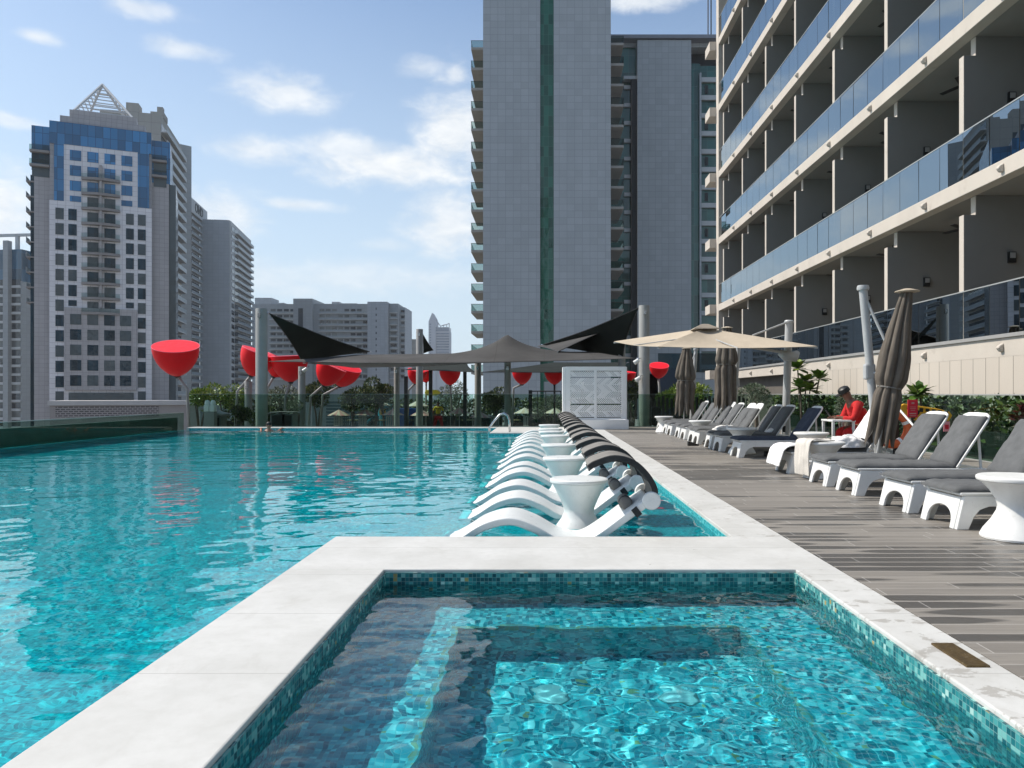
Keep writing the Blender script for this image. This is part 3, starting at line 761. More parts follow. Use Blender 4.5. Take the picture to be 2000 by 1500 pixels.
def slab_block(root, x0, x1, y0, y1, z0, z1, fl, wall, glass, front=True, right=True, left=False, dep=1.4, slabm=None, bays=0, rail=True, first=0):
    """balcony floors on chosen faces of a block, each floor's balcony a part"""
    n = int((z1 - z0) / fl)
    sm = slabm or wall
    for i in range(n):
        z = z1 - (i + 1) * fl
        m = MB(); w_ = MB(); g = MB()
        if front:
            m.box(x0, x1, y0 - dep, y0, z - .2, z + .12); g.box(x0 + .1, x1 - .1, y0 - dep, y0 - dep + .06, z + .12, z + 1.1); w_.box(x0 + .2, x1 - .2, y0 - .06, y0 - .005, z + .13, z + 2.4)
            for b in range(1, bays): m.box(x0 + (x1 - x0) * b / bays - .12, x0 + (x1 - x0) * b / bays + .12, y0 - dep, y0, z + .12, z + fl - .2)
        if right:
            m.box(x1, x1 + dep, y0, y1, z - .2, z + .12); g.box(x1 + dep - .06, x1 + dep, y0 + .1, y1 - .1, z + .12, z + 1.1); w_.box(x1 + .005, x1 + .06, y0 + .3, y1 - .3, z + .13, z + 2.4)
        if left:
            m.box(x0 - dep, x0, y0, y1, z - .2, z + .12); g.box(x0 - dep, x0 - dep + .06, y0 + .1, y1 - .1, z + .12, z + 1.1)
        b_ = m.build('balcony', sm, root)
        if rail: g.build('railing', BALC_FAR, b_)
        w_.build('window', glass, root)
BALC_FAR = simple('pale_balcony_panel', (.26, .30, .32), .4, .1, 2)
FARG = curtain('far_window_glass', (.010, .022, .035), 1.6, 9, (.05, .06, .07), .06, 1.6, wob=.05, lw=.12, curt=True)
GREYW = panel('grey_facade', (.31, .33, .34), 2.4, 1.6, (.22, .235, .25), .08, .04, .7)
GREYW2 = panel('pale_grey_facade', (.38, .40, .42), 2.4, 1.6, (.28, .30, .32), .10, .04, .7)
BEIGEW = panel('beige_facade', (.36, .345, .315), 3.2, 3.2, (.20, .19, .18), .08, .05, .8)
SLABW = simple('far_slab_white', (.46, .47, .47), .7, .06, .5)

# --- tall tower behind it with balconies running down its right side
A = Vector((-121.8, 210.7, 0))
tb_ = thing('apartment_tower', 'tall beige grey tower behind the blue crowned one, balconies down its right side', 'building', (A.x, A.y, 0), R(15))
wB = 15.3; zB = at(323, 224, 215).z
MB().box(0, wB, 0, 30, BASE, zB).build('wall', BEIGEW, tb_)
m = MB(); m.box(6, 9.2, 2, 6, zB, zB + 3.2); m.box(12, 15.5, 3, 8, zB, zB + 1.6); m.box(13.5, 15, 4, 6, zB + 1.6, zB + 3.4); m.build('roof_plant', BEIGEW, tb_)
slab_block(tb_, 0, wB, 0, 29, zB - 3.2 * 29, zB - 1.6, 3.2, BEIGEW, FARG, front=False, right=True, dep=1.6, slabm=SLABW, rail=True)
for r_ in range(2): MB().box(wB - 7.6, wB - 5.6, -.05, .0, zB - 6 - 30 * r_, zB - 4 - 30 * r_).build('window', FARG, tb_)
# front corner balconies of the same tower
# --- narrow slab tower
A, u_, ang, F = frame_of(345, 262, 378, 266)
t3 = thing('apartment_tower', 'narrow dark grey tower slab right behind the tall beige one', 'building', (A.x, A.y, 0), ang)
z3 = at(378, 287, 266).z; w3 = F(374, 500)[0]
MB().box(0, w3, 0, 30, BASE, z3).build('wall', GREYW, t3)
slab_block(t3, 0, w3, 6, 30, z3 - 3.3 * 30, z3 - 1, 3.3, GREYW, FARG, front=False, right=True, dep=1.3, slabm=SLABW)

# --- tower with roof sign and blank grey wall
ts = thing('apartment_tower', 'grey tower with blank side wall and big dark letters on its roof parapet', 'building', (at(448, 769, 350).x, 350, 0), R(10))
zs = at(448, 430, 350).z; ws = 12.6
MB().box(-ws, 0, 0, 46, BASE, zs).build('wall', GREYW2, ts)
MB().box(.02, .6, 0, 46, BASE, zs - .3).build('wall_edge', SLABW, ts)
slab_block(ts, -ws, .6, 8, 45, zs - 3.2 * 30, zs - 1.2, 3.2, GREYW2, FARG, front=False, right=True, dep=1.6, slabm=SLABW)
for i in range(26):
    z = zs - 4.4 - i * 3.2
    MB().box(.61, .75, 1.5, 6.8, z, z + 2.0).build('window', FARG, ts)
# nearer wing with balconies and the lettered parapet
MB().box(-ws - 9, -ws - .1, -18.4, -.05, BASE, zs - 1.0).build('front_wing_wall', GREYW2, ts)
for i in range(26):
    z = zs - 3.6 - i * 3.2
    b_ = MB().box(-ws - .1, -ws + 1.4, -18.4, -.6, z - .2, z + .12).build('balcony', SLABW, ts)
    MB().box(-ws + 1.34, -ws + 1.4, -18.4, -.6, z + .12, z + 1.1).build('railing', BALC_FAR, b_)
    MB().box(-ws - .09, -ws - .03, -18, -1, z + .13, z + 2.4).build('window', FARG, ts)
m = MB(); m.box(-ws - .4, -ws + 1.2, -18.4, 8, zs - .9, zs + 5.2); m.build('sign_parapet', SLABW, ts)
Mx = Matrix.Translation((-ws + 1.3, -6.5, zs + 2.2)) @ Matrix.Rotation(R(90), 4, 'Z') @ Matrix.Rotation(R(90), 4, 'X')
text_mesh('OND', 5.6, BLACK, ts, 'sign_letters', Mx, .12, .06)
MB().box(-9, -3, 10, 20, zs, zs + 2.2).build('roof_plant', GREYW2, ts)

# --- left-most glass tower cut by the frame
A, u_, ang, F = frame_of(-120, 292, 50, 288)
tf = thing('office_tower', 'banded dark glass tower at the left edge of the frame with bare roof frame', 'building', (A.x, A.y, 0), ang)
zf = F(30, 487)[1]; wf = F(42, 500)[0]
MB().box(0, wf, 0, 30, BASE, zf - 12).build('wall', GREYW, tf)
MB().box(0, wf, 0, 30, zf - 12, zf).build('upper_glazing', curtain('steel_blue_glass', (.02, .08, .14), 3, 6, (.08, .1, .12), .08, 1.6, wob=.03), tf)
for i in range(18):
    z = zf - 14.5 - i * 3.3
    MB().box(.2, wf - .2, -.5, -.01, z, z + .9).build('spandrel_band', SLABW, tf)
    MB().box(.4, wf - .4, -.08, -.012, z + .92, z + 3.2).build('window', FARG, tf)
m = MB(); xq = F(14, 500)[0]; m.box(xq, xq + 2.0, -2, -.01, BASE, zf + 3); m.build('vertical_fin', GREYW, tf)
m = MB(); xq = F(13, 460)[0]; zz = F(13, 452)[1]
m.box(xq, xq + 1.2, 4, 5, zf, zz); m.box(xq - 9, wf + 4, 4, 5, zz - 1.0, zz); m.build('roof_frame', SLABW, tf)

# --- low building with lattice band below the left tower
A, u_, ang, F = frame_of(97, 150, 385, 160)
lw_ = thing('podium_building', 'low pale podium with a lattice brick band below the blue crowned tower', 'building', (A.x, A.y, 0), ang)
x1_ = F(385, 790)[0]; zt = F(97, 783)[1]
MB().box(0, x1_, 0, 14, -25, zt - .9).build('wall', simple('podium_stone', (.30, .27, .26), .7, .1, .4), lw_)
MB().box(-.3, x1_ + .3, -.5, 14, zt - .9, zt).build('cornice', simple('cornice_stone', (.46, .44, .43), .7, .06, .4), lw_)
m, n, b = principled('lattice_brick')
bt = n.new('ShaderNodeTexBrick'); n.put(bt.inputs['Vector'], n.uv()); bt.inputs['Scale'].default_value = 1
bt.inputs['Brick Width'].default_value = .9; bt.inputs['Row Height'].default_value = .42; bt.inputs['Mortar Size'].default_value = .09
bt.inputs['Color1'].default_value = (.06, .055, .055, 1); bt.inputs['Color2'].default_value = (.09, .08, .08, 1); bt.inputs['Mortar'].default_value = (.30, .27, .27, 1)
n.put(b.inputs['Base Color'], bt.outputs[0])
MB().box(1.0, F(310, 800)[0], -.12, -.01, zt - 3.3, zt - 1.15).build('lattice_band', m, lw_)

# --- long residential block in the middle distance
mb_x = lambda px: at(px, 769, 420).x
mz = lambda py: at(600, py, 420).z
me_ = thing('residential_block', 'long grey residential block with balcony bands behind the left shade sail', 'building', (0, 420, 0))
MB().box(mb_x(487), mb_x(575), 4, 40, BASE, mz(592)).build('wall', GREYW, me_)
MB().box(mb_x(575), mb_x(612), -2, 40, BASE, mz(584)).build('stair_tower', GREYW, me_)
MB().box(mb_x(612), mb_x(720), 1, 40, BASE, mz(593)).build('wall', GREYW, me_)
MB().box(mb_x(720), mb_x(758.5), -3, 30, BASE, mz(590.5)).build('gable_wall', GREYW2, me_)
MB().box(mb_x(759), mb_x(776), 2, 30, BASE, mz(592)).build('wall', GREYW, me_)
MB().box(mb_x(776), mb_x(786), 8, 30, BASE, mz(597)).build('wall', GREYW2, me_)
MB().box(mb_x(585), mb_x(594), -2.2, -2.01, BASE, mz(603)).build('stair_glazing', FARG, me_)
def far_floor(x0, x1, y, k, bays, z00):
    z = z00 - k * 3.3
    b_ = MB().box(x0, x1, y - 1.3, y, z - .25, z + .15).build('balcony', SLABW, me_)
    MB().box(x0, x1, y - 1.3, y - 1.2, z + .15, z + 1.0).build('railing', BALC_FAR, b_)
    w_ = (x1 - x0) / bays
    for j in range(bays):
        if rnd.random() < .86: MB().box(x0 + w_ * (j + .12), x0 + w_ * (j + .88), y - .1, y - .01, z + .15, z + 2.5).build('window', FARG, me_)
for k in range(12):
    far_floor(mb_x(622), mb_x(719), 1, k, 8, mz(593) - 5.3)
    far_floor(mb_x(522), mb_x(574), 4, k, 4, mz(592) - 5.3)
    far_floor(mb_x(760), mb_x(775), 2, k, 1, mz(592) - 5.0)
    far_floor(mb_x(777), mb_x(786), 8, k, 1, mz(597) - 4.0)
    MB().box(mb_x(736), mb_x(738), -3.05, -3.01, mz(592) - 4 - k * 3.3, mz(592) - 2.8 - k * 3.3).build('window', FARG, me_)
for (pa, pb, pt) in ((487, 520, 578), (532, 545, 588), (640, 655, 586), (660, 690, 589)):
    MB().box(mb_x(pa), mb_x(pb), 8, 20, mz(594), mz(pt)).build('roof_plant', GREYW2, me_)
MB().box(mb_x(737), mb_x(745), 8, 14, mz(591), mz(586)).build('roof_tank', simple('red_tank', (.30, .02, .02), .5), me_)
# low block in front of the two slim far towers
lb = thing('office_block', 'small beige and grey block right of the long residential block', 'building', (0, 520, 0))
q = lambda px, Y=520: at(px, 769, Y).x
MB().box(q(786), q(800), 0, 20, BASE, at(0, 662, 520).z).build('grey_wing', GREYW2, lb)
MB().box(q(800), q(814), 2, 20, BASE, at(0, 662, 520).z).build('beige_wing', BEIGEW, lb)
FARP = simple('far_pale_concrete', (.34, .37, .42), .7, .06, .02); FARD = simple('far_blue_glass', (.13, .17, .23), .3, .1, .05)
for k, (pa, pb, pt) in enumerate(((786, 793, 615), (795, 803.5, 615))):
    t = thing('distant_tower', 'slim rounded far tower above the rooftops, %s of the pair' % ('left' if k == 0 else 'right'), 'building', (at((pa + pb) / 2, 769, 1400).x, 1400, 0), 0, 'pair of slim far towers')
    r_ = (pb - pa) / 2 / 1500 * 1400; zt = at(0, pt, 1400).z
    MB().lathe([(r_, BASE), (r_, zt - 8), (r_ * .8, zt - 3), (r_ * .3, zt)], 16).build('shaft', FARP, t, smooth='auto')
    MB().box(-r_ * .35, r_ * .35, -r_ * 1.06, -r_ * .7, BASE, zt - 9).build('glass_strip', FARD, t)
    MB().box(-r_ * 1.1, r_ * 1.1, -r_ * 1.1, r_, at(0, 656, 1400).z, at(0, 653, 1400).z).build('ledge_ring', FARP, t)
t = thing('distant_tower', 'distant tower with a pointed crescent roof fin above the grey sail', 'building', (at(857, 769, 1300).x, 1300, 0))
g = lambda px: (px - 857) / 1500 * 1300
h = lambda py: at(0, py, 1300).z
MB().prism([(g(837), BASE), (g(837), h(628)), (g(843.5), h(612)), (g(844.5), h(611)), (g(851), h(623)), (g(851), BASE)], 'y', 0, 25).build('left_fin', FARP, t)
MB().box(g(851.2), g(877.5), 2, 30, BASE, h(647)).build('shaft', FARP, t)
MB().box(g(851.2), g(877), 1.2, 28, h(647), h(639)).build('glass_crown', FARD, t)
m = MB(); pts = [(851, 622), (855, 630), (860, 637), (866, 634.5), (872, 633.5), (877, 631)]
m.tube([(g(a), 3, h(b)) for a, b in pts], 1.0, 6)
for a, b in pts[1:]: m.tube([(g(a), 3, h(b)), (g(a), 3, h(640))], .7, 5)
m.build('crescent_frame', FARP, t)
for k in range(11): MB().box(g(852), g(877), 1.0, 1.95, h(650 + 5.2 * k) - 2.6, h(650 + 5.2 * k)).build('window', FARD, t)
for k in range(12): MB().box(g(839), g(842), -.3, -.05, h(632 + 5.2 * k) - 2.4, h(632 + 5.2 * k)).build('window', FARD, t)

# --- central grey tower
CY = 128
X = lambda px, Y=CY: at(px, 769, Y).x
Zc = lambda py, Y=CY: at(0, py, Y).z
ct = thing('apartment_tower', 'huge lilac grey panelled tower with a narrow green glass strip up its face', 'building', (0, CY, 0))
CP = panel('lilac_grey_panels', (.375, .392, .402), 1.28, 1.13, (.265, .278, .29), .07, .06, .55)
CG = curtain('green_strip_glass', (.012, .095, .060), .75, 1.7, (.045, .15, .10), .05, 1.5, wob=.025, lw=.045)
MB().box(X(943.5), X(1055), 0, 24, BASE, 86).build('wall', CP, ct)
MB().box(X(1081.5), X(1193), 0, 24, BASE, 86).build('wall', CP, ct)
MB().box(X(1055) + .01, X(1081.5) - .01, .35, 23, BASE, 85.8).build('glass_strip', CG, ct)
SOFF = simple('balcony_soffit', (.30, .28, .255), .8, .06, 1)
GRG = curtain('green_window_glass', (.014, .085, .070), 1.4, 3.41, (.05, .12, .10), .05, 1.6, wob=.08, lw=.08)
for (xa, xb, side) in ((X(919), X(943.5) - .01, 0), (X(1193) + .01, X(1219.5), 1)):
    for k in range(17):
        z = Zc(87 + 39.9 * k) if side == 0 else Zc(78 + 40.3 * k)
        b_ = MB().box(xa, xb, 1.0, 12, z - .42, z).build('balcony', SOFF, ct, bevel=.03)
        g_ = MB(); xo = xa if side == 0 else xb - .05
        g_.box(xo, xo + .05, 1.0, 12, z, z + 1.1); g_.box(xa + (.05 if side == 0 else 0), xb - (.05 if side else 0), 1.0, 1.05, z, z + 1.1)
        g_.build('railing', BALC_GL, b_)
        r2 = MB(); r2.tube([(xa if side == 0 else xb, 1.0, z + 1.12), (xb if side == 0 else xa, 1.0, z + 1.12)], .04, 5); r2.tube([(xo, 1.0, z + 1.12), (xo, 12, z + 1.12)], .04, 5)
        r2.build('handrail', POST_DARK, b_)
# --- second tower, right and behind
C2 = 150
t2 = thing('apartment_tower', 'lilac grey tower with green corner glazing between the central tower and the hotel', 'building', (0, C2, 0))
X2 = lambda px: at(px, 769, C2).x
Z2 = lambda py: at(0, py, C2).z
MB().box(X2(1245), X2(1350), 0, 24, BASE, Z2(78)).build('wall', CP, t2)
MB().box(X2(1190), X2(1420), 1.8, 24, Z2(84), Z2(76)).build('roof_band', CP, t2)
MB().box(X2(1188), X2(1420), -.4, 24, Z2(76) + .01, Z2(69)).build('roof_slab', simple('roof_slab_lilac', (.22, .23, .26), .6, .05, .3), t2)
MB().box(X2(1190), X2(1245) - .02, 2.2, 22, BASE, Z2(84)).build('green_glazing', GRG, t2)
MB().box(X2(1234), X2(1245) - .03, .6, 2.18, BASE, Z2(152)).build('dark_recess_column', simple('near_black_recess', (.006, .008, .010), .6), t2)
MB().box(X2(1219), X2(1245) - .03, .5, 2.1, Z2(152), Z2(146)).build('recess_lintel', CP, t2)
MB().box(X2(1350) + .02, X2(1368), .5, 22, BASE, Z2(122)).build('green_glazing', GRG, t2)
MB().box(X2(1366), X2(1369.5), -.3, .48, BASE, Z2(143)).build('mullion_fin', CP, t2)
MB().box(X2(1368) + .02, X2(1420), 1.6, 22, BASE, Z2(122)).build('green_glazing', GRG, t2)
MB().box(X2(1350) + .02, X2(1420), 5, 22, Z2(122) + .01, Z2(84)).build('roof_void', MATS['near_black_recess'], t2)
for k in range(19):
    z = Z2(147 + 35.3 * k)
    MB().box(X2(1369.7), X2(1420), .9, 1.58, z - .9, z).build('spandrel_band', SLABW, t2)
    MB().box(X2(1221), X2(1233.6), 1.6, 2.18, z - 2.0, z - 1.3).build('spandrel_band', SLABW, t2)
    if k % 2 == 0:
        MB().box(X2(1380), X2(1386), 1.4, 1.58, z - 3.0, z - 1.4).build('open_window', BLACK, t2)
for dx in (1385, 1391): MB().tube([(X2(dx), 1, Z2(76)), (X2(dx), 1, 95)], .12, 5).build('roof_mast', POST_DARK, t2)
# --- terrace of the neighbour behind the right part of the far fence
nb = thing('podium_building', 'grey podium with glass parapet beyond the fence left of the hotel corner', 'building', (0, 56, 0))
XN = lambda px: at(px, 769, 56).x
MB().box(XN(1285), XN(1420), 0, 8, -2, at(0, 727, 56).z).build('wall', CP, nb)
MB().box(XN(1285), XN(1420), -.05, 0, at(0, 727, 56).z, at(0, 690, 56).z).build('glass_parapet', clear_glass('blue_parapet_glass', (.30, .42, .46), boost=.05), nb)
MB().box(XN(1285), XN(1325), -1, 7.9, -2, at(0, 722, 56).z).build('dark_wing', simple('blue_black_cladding', (.03, .045, .07), .4, .1, 1), nb)
for k in range(3): MB().box(XN(1062 + 40 * k), XN(1090 + 40 * k), 1, 6, -2, at(0, 745, 56).z).build('low_wall', CP, nb)

# --- towers behind the camera, added for reflections and to cut the blue sky fill
REARW = panel('cream_rear_facade', (.30, .29, .27), 3.6, 3.3, (.04, .07, .09), .95, .08, .7)
for k, (x0, x1, y0, y1, hh, lb_) in enumerate(((-95, -55, -150, -125, 85, 'cream tower behind the viewer, added for mirroring in the left tower windows'), (-40, 0, -190, -165, 110, 'tall cream tower behind the viewer, added for mirroring in the green glass strip'), (18, 62, -140, -115, 75, 'broad cream tower behind the viewer, added on the hotel side for reflections'))):
    t = thing('apartment_tower', lb_, 'building', ((x0 + x1) / 2, (y0 + y1) / 2, 0))
    a, b = (x1 - x0) / 2, (y1 - y0) / 2
    MB().box(-a, a, -b, b, BASE, hh).build('wall', REARW, t); MB().box(-a * .5, a * .3, -b * .6, b * .6, hh, hh + 4).build('roof_plant', BEIGEW, t)

# ---------------------------------------------------------------- the air
HZ = bpy.data.materials.new('haze'); HZ.use_nodes = True; HZ.node_tree.nodes.clear()
hn = N(HZ.node_tree); pv = hn.new('ShaderNodeVolumePrincipled'); ho = hn.new('ShaderNodeOutputMaterial')
pv.inputs['Color'].default_value = (.95, .97, 1.0, 1); pv.inputs['Density'].default_value = .00015; pv.inputs['Anisotropy'].default_value = .2
HZ.node_tree.links.new(pv.outputs[0], ho.inputs['Volume'])
tag(MB().box(-1720, 1720, -340, 1920, -27, 210).build('haze', HZ), kind='stuff')
# ---------------------------------------------------------------- in-pool loungers and tables
def smooth_path(pts, n=8):
    out = []
    P = [Vector((p[0], 0, p[1])) for p in pts]; P = [P[0]] + P + [P[-1]]
    for i in range(1, len(P) - 2):
        for j in range(n):
            t = j / n; a, b, c, d = P[i - 1:i + 3]
            q = .5 * ((2 * b) + (-a + c) * t + (2 * a - 5 * b + 4 * c - d) * t * t + (-a + 3 * b - 3 * c + d) * t ** 3)
            out.append((q.x, q.z))
    out.append((P[-2].x, P[-2].z)); return out


def band(mb, path, th, y0, y1):
    n = len(path); P = ribbon(path, th, 0, 0); vs = []
    for i in range(n):
        a = P[i]; b = P[2 * n - 1 - i]
        vs += [(a[0], y0, a[1]), (a[0], y1, a[1]), (b[0], y1, b[1]), (b[0], y0, b[1])]
    fs = [(0, 1, 2, 3), (4 * n - 1, 4 * n - 2, 4 * n - 3, 4 * n - 4)]
    for i in range(n - 1):
        o = 4 * i
        for j in range(4): fs.append((o + j, o + 4 + j, o + 4 + (j + 1) % 4, o + (j + 1) % 4))
    return mb.add(vs, fs)


def ribbon(path, th, y0, y1, up=None, puff=0, ny=1):
    """a band of thickness th that follows a side-view path, closed all round"""
    n = len(path); top = []; bot = []
    for i, (x, z) in enumerate(path):
        a = path[max(i - 1, 0)]; b = path[min(i + 1, n - 1)]
        t = Vector((b[0] - a[0], b[1] - a[1])).normalized(); nn_ = Vector((-t.y, t.x))
        tt = th if not callable(th) else th(i / (n - 1))
        top.append((x + nn_.x * tt / 2, z + nn_.y * tt / 2)); bot.append((x - nn_.x * tt / 2, z - nn_.y * tt / 2))
    return top + bot[::-1]


body_path = smooth_path([(-.90, -.125), (-.80, -.115), (-.68, -.055), (-.50, .055), (-.28, .105), (-.08, .045), (.10, -.055), (.24, -.098), (.36, -.098), (.50, -.022), (.70, .125), (.93, .29)], 5)
hood_path = smooth_path([(.40, .565), (.46, .605), (.62, .650), (.78, .610), (.90, .50), (.965, .38), (.955, .30)], 5)
def pool_lounger(label):
    t = thing('pool_lounger', label, 'pool lounger', (0, 0, 0), 0, 'white curved loungers standing in the shallow shelf of the pool')
    band(MB(), body_path, .066, -.31, .31).build('body', WHITE_WATER, t, smooth='auto', bevel=.014, seg=3)
    for s in (-1, 1):
        m = MB(); m.lathe([(0, -.022), (.072, -.020), (.079, -.010), (.079, .010), (.072, .020), (0, .022)], 28, M=Matrix.Translation((.935, s * .30, .285)) @ Matrix.Rotation(R(90), 4, 'X'))
        m.build('hinge_disc', WHITE_WATER, t, smooth='auto')
    MB().tube([(.93, -.29, .285), (.93, .29, .285)], .018, 8).build('hinge_bar', STEEL, t)
    m = MB(); m.tube([(.735, -.13, .235), (.735, -.12, .235), (.735, .12, .235), (.735, .13, .235)], [.035, .058, .058, .035], 14)
    hr = m.build('headrest', HOOD_FAB, t, smooth=True)
    m = MB(); m.tube([(.735, -.075, .235), (.735, -.035, .235)], .061, 14); m.prism(ribbon([(.785, .172), (.83, .207)], .082, 0, 0), 'y', -.318, -.02)
    m.build('strap', HOOD_DARK, hr, smooth='auto')
    top_p = [(x, z + .004) for x, z in hood_path]
    hd = band(MB(), hood_path, .040, -.285, .285).build('sunshade', HOOD_FAB, t, smooth='auto', bevel=.012)
    for s in (-1, 1):
        band(MB(), hood_path, .050, s * .295 - .012, s * .295 + .012).build('edge_piping', HOOD_DARK, hd, smooth='auto', bevel=.01)
    band(MB(), [(x, z - .028) for x, z in hood_path], .012, -.28, .28).build('lining', HOOD_DARK, hd)
    return t
ly = [6.88, 8.2, 9.3, 10.85, 11.85, 13.45, 14.7, 16.1, 17.5, 18.8, 19.9, 21.1, 22.5]
def hint(k):
    if k == 0: return 'white in-pool lounger under a taupe hood, nearest one, right behind the pale coping'
    if k == 12: return 'white in-pool lounger at the far end of its row, close to the tiled step'
    return 'white in-pool lounger under a hood, %s from the near coping in its row' % ORD[k]
proto = pool_lounger(hint(0))
for k, y in enumerate(ly):
    o = proto if k == 0 else copy_tree(proto)
    o.location = (rnd.uniform(-.02, .02), y, 0); o.rotation_euler.z = R(rnd.uniform(-1.3, 1.3)); o['label'] = hint(k)

def hourglass(label, prof, mat, group):
    t = thing('side_table', label, 'side table', group=group)
    MB().lathe(prof, 40).build('pedestal', mat, t, smooth='auto')
    return t
wprof = [(.26, LEDGE), (.262, -.30), (.255, -.16), (.235, -.10), (.175, -.02), (.148, .045), (.150, .085), (.185, .17), (.235, .27), (.262, .325), (.268, .333)]
wtop = [(.262, .334), (.282, .338), (.286, .352), (.284, .366), (.272, .374), (.24, .375), (0, .372)]
def water_table(k):
    lab = ('large white hourglass table in the water between the two nearest in-pool loungers' if k == 0 else
           'white hourglass table in the water, %s from the near coping' % ORD[k])
    t = hourglass(lab, wprof, WHITE_WATER, 'hourglass tables in the pool')
    MB().lathe(wtop, 40).build('table_top', WHITE_WATER, t, smooth='auto')
    return t
p0 = water_table(0)
for k, (x, y) in enumerate([(.345, 7.52), (.27, 10.05), (.24, 12.6), (.22, 15.35), (.17, 17.0), (.16, 18.3), (.15, 20.6)]):
    o = p0 if k == 0 else copy_tree(p0)
    o.location = (x, y, 0)
    if k: o['label'] = 'white hourglass table in the water, %s from the near coping' % ORD[k]
for o in list(S.objects):
    if o.type == 'MESH' and o.name.split('.')[0] in ('body', 'pedestal'): o.cycles.is_caustics_receiver = True

# ---------------------------------------------------------------- deck loungers
def cushion(mb, L, Wd, T, M, seed=0, wr=.012):
    """soft pad: rounded box with seams and creases"""
    nu, nv = 34, 14
    def edge(t): return (1 - abs(2 * t - 1) ** 9) ** .4 if 0 < t < 1 else 0
    def top(u, v):
        x = u * L; y = (v - .5) * Wd
        h = T * (.42 + .58 * edge(u) * edge(v))
        c = -abs(noise.noise((x * 5 + y * 7 + seed, y * 9 - x * 4, seed + 2))) * wr * 1.3 * (.3 + 2.4 * abs(v - .5)) + noise.noise((x * 3 + seed, y * 5, seed)) * wr + noise.noise((x * 16 + y * 9, y * 5, seed + 3)) * wr * .5 * (1 - abs(2 * v - 1) ** 2 * .3) + noise.noise((x * 5, y * 26, seed + 7)) * wr * .35
        return M @ Vector((x, y, h + c))
    def side(u, v): return M @ Vector((u * L, (v - .5) * Wd, 0))
    mb.grid(top, nu, nv)
    o = len(mb.v); mb.v += [tuple(side(i / nu, j / nv)) for j in range(nv + 1) for i in range(nu + 1)]
    w_ = nu + 1; base = o - (nu + 1) * (nv + 1)
    ring = [(i, 0) for i in range(nu)] + [(nu, j) for j in range(nv)] + [(nu - i, nv) for i in range(nu)] + [(0, nv - j) for j in range(nv)]
    for a, b in zip(ring, ring[1:] + ring[:1]):
        mb.f.append((o + a[1] * w_ + a[0], o + b[1] * w_ + b[0], base + b[1] * w_ + b[0], base + a[1] * w_ + a[0])); mb.m.append(mb.cur)
    return mb


def deck_lounger(label, cush=GREY_FAB, seed=0, angle=56, pad=True):
    t = thing('sun_lounger', label, 'sun lounger', group='white sun loungers with grey pads on the deck')
    fr = MB()
    side = [(.035, .30), (-.035, 0), (.075, 0), (.125, .115), (.175, .175), (.26, .205), (1.28, .205), (1.36, .17), (1.40, .10), (1.43, 0), (1.54, 0), (1.49, .30)]
    for s in (-1, 1): fr.prism(side, 'y', s * .30 - .022, s * .30 + .022)
    n = 16
    arch = [(-.277, .285), (-.277, .0)] + [(-.205 * math.cos(math.pi * i / n), .185 * math.sin(math.pi * i / n) ** .62) for i in range(n + 1)] + [(.277, 0), (.277, .285)]
    # foot panel follows the slope of the legs
    Msh = Matrix(((1, 0, .233, -.029), (0, 1, 0, 0), (0, 0, 1, 0), (0, 0, 0, 1)))
    fr.prism(arch, 'x', -.012, .020, Msh)
    arch2 = [(-.277, .285), (-.277, .17), (.277, .17), (.277, .285)]
    fr.prism(arch2, 'x', 1.40, 1.43)
    f = fr.build('frame', WHITE_PL, t, bevel=.009)
    bd = MB(); bd.box(.0, 1.50, -.325, .325, .301, .328); bd.build('seat_board', WHITE_PL, t, bevel=.010)
    a = R(angle); Mb = Matrix.Translation((1.14, 0, .335)) @ Matrix.Rotation(-a, 4, 'Y')
    bk = MB(); prof = [(0, -.315), (.66, -.315), (.735, -.28), (.765, -.20), (.772, 0), (.765, .20), (.735, .28), (.66, .315), (0, .315)]
    bk.prism(prof, 'z', -.028, .0, Mb); bk.build('backrest', WHITE_PL, t, bevel=.010)
    st = MB(); top = Mb @ Vector((.50, 0, -.03))
    for s in (-1, 1): st.tube([(top.x, s * .24, top.z), (1.47, s * .24, .32)], .016, 6)
    st.build('strut', WHITE_PL, t)
    if pad:
        c = MB(); cushion(c, 1.17, .62, .062, Matrix.Translation((-.03, 0, .329)), seed); c.build('seat_cushion', cush, t, smooth=True)
        c = MB(); cushion(c, .70, .60, .065, Mb @ Matrix.Translation((.0, 0, .003)), seed + 11, .015); c.build('back_cushion', cush, t, smooth=True)
    return t
FXL = 3.68
names = [('A', 7.08), ('B', 8.0), ('C', 9.3), ('D', 10.2), ('E', 11.8), ('F', 14.65), ('G', 16.2), ('H', 17.1), ('I', 18.45), ('J', 19.3), ('K', 20.4), ('L', 21.3), ('M', 22.4), ('N', 23.4), ('O', 24.7)]
lab = {
 'A': 'nearest grey padded deck lounger, beside the big white hourglass table at right',
 'B': 'second nearest grey deck lounger, its raised back cut by the right edge',
 'C': 'front one of the two creased grey loungers right of the leaning folded parasol',
 'D': 'rear one of the two creased grey loungers right of the leaning folded parasol',
 'E': 'deck lounger with white towels over foot and back, under the leaning folded parasol',
 'F': 'single deck lounger with raised navy pad in front of the man in red',
 'G': 'grey lounger just left of the open parasol pole, front one of its pair',
 'H': 'grey lounger left of the open parasol pole with a rolled towel on its seat',
 'I': 'deck lounger with slipped pad and bare white headboard, nearer one of the two',
 'J': 'deck lounger with slipped pad and bare white headboard, farther one of the two',
 'K': 'deck lounger in front of the closed parasol on the white stub, nearer of its pair',
 'L': 'deck lounger by the closed parasol on the white stub, farther of its pair, headboard showing',
 'M': 'deck lounger with wide grey back, third from the far end of the row',
 'N': 'second deck lounger from the far end of the row, partly behind a bowl topped table',
 'O': 'last deck lounger at the far end of the row beside the farthest closed parasol',
}
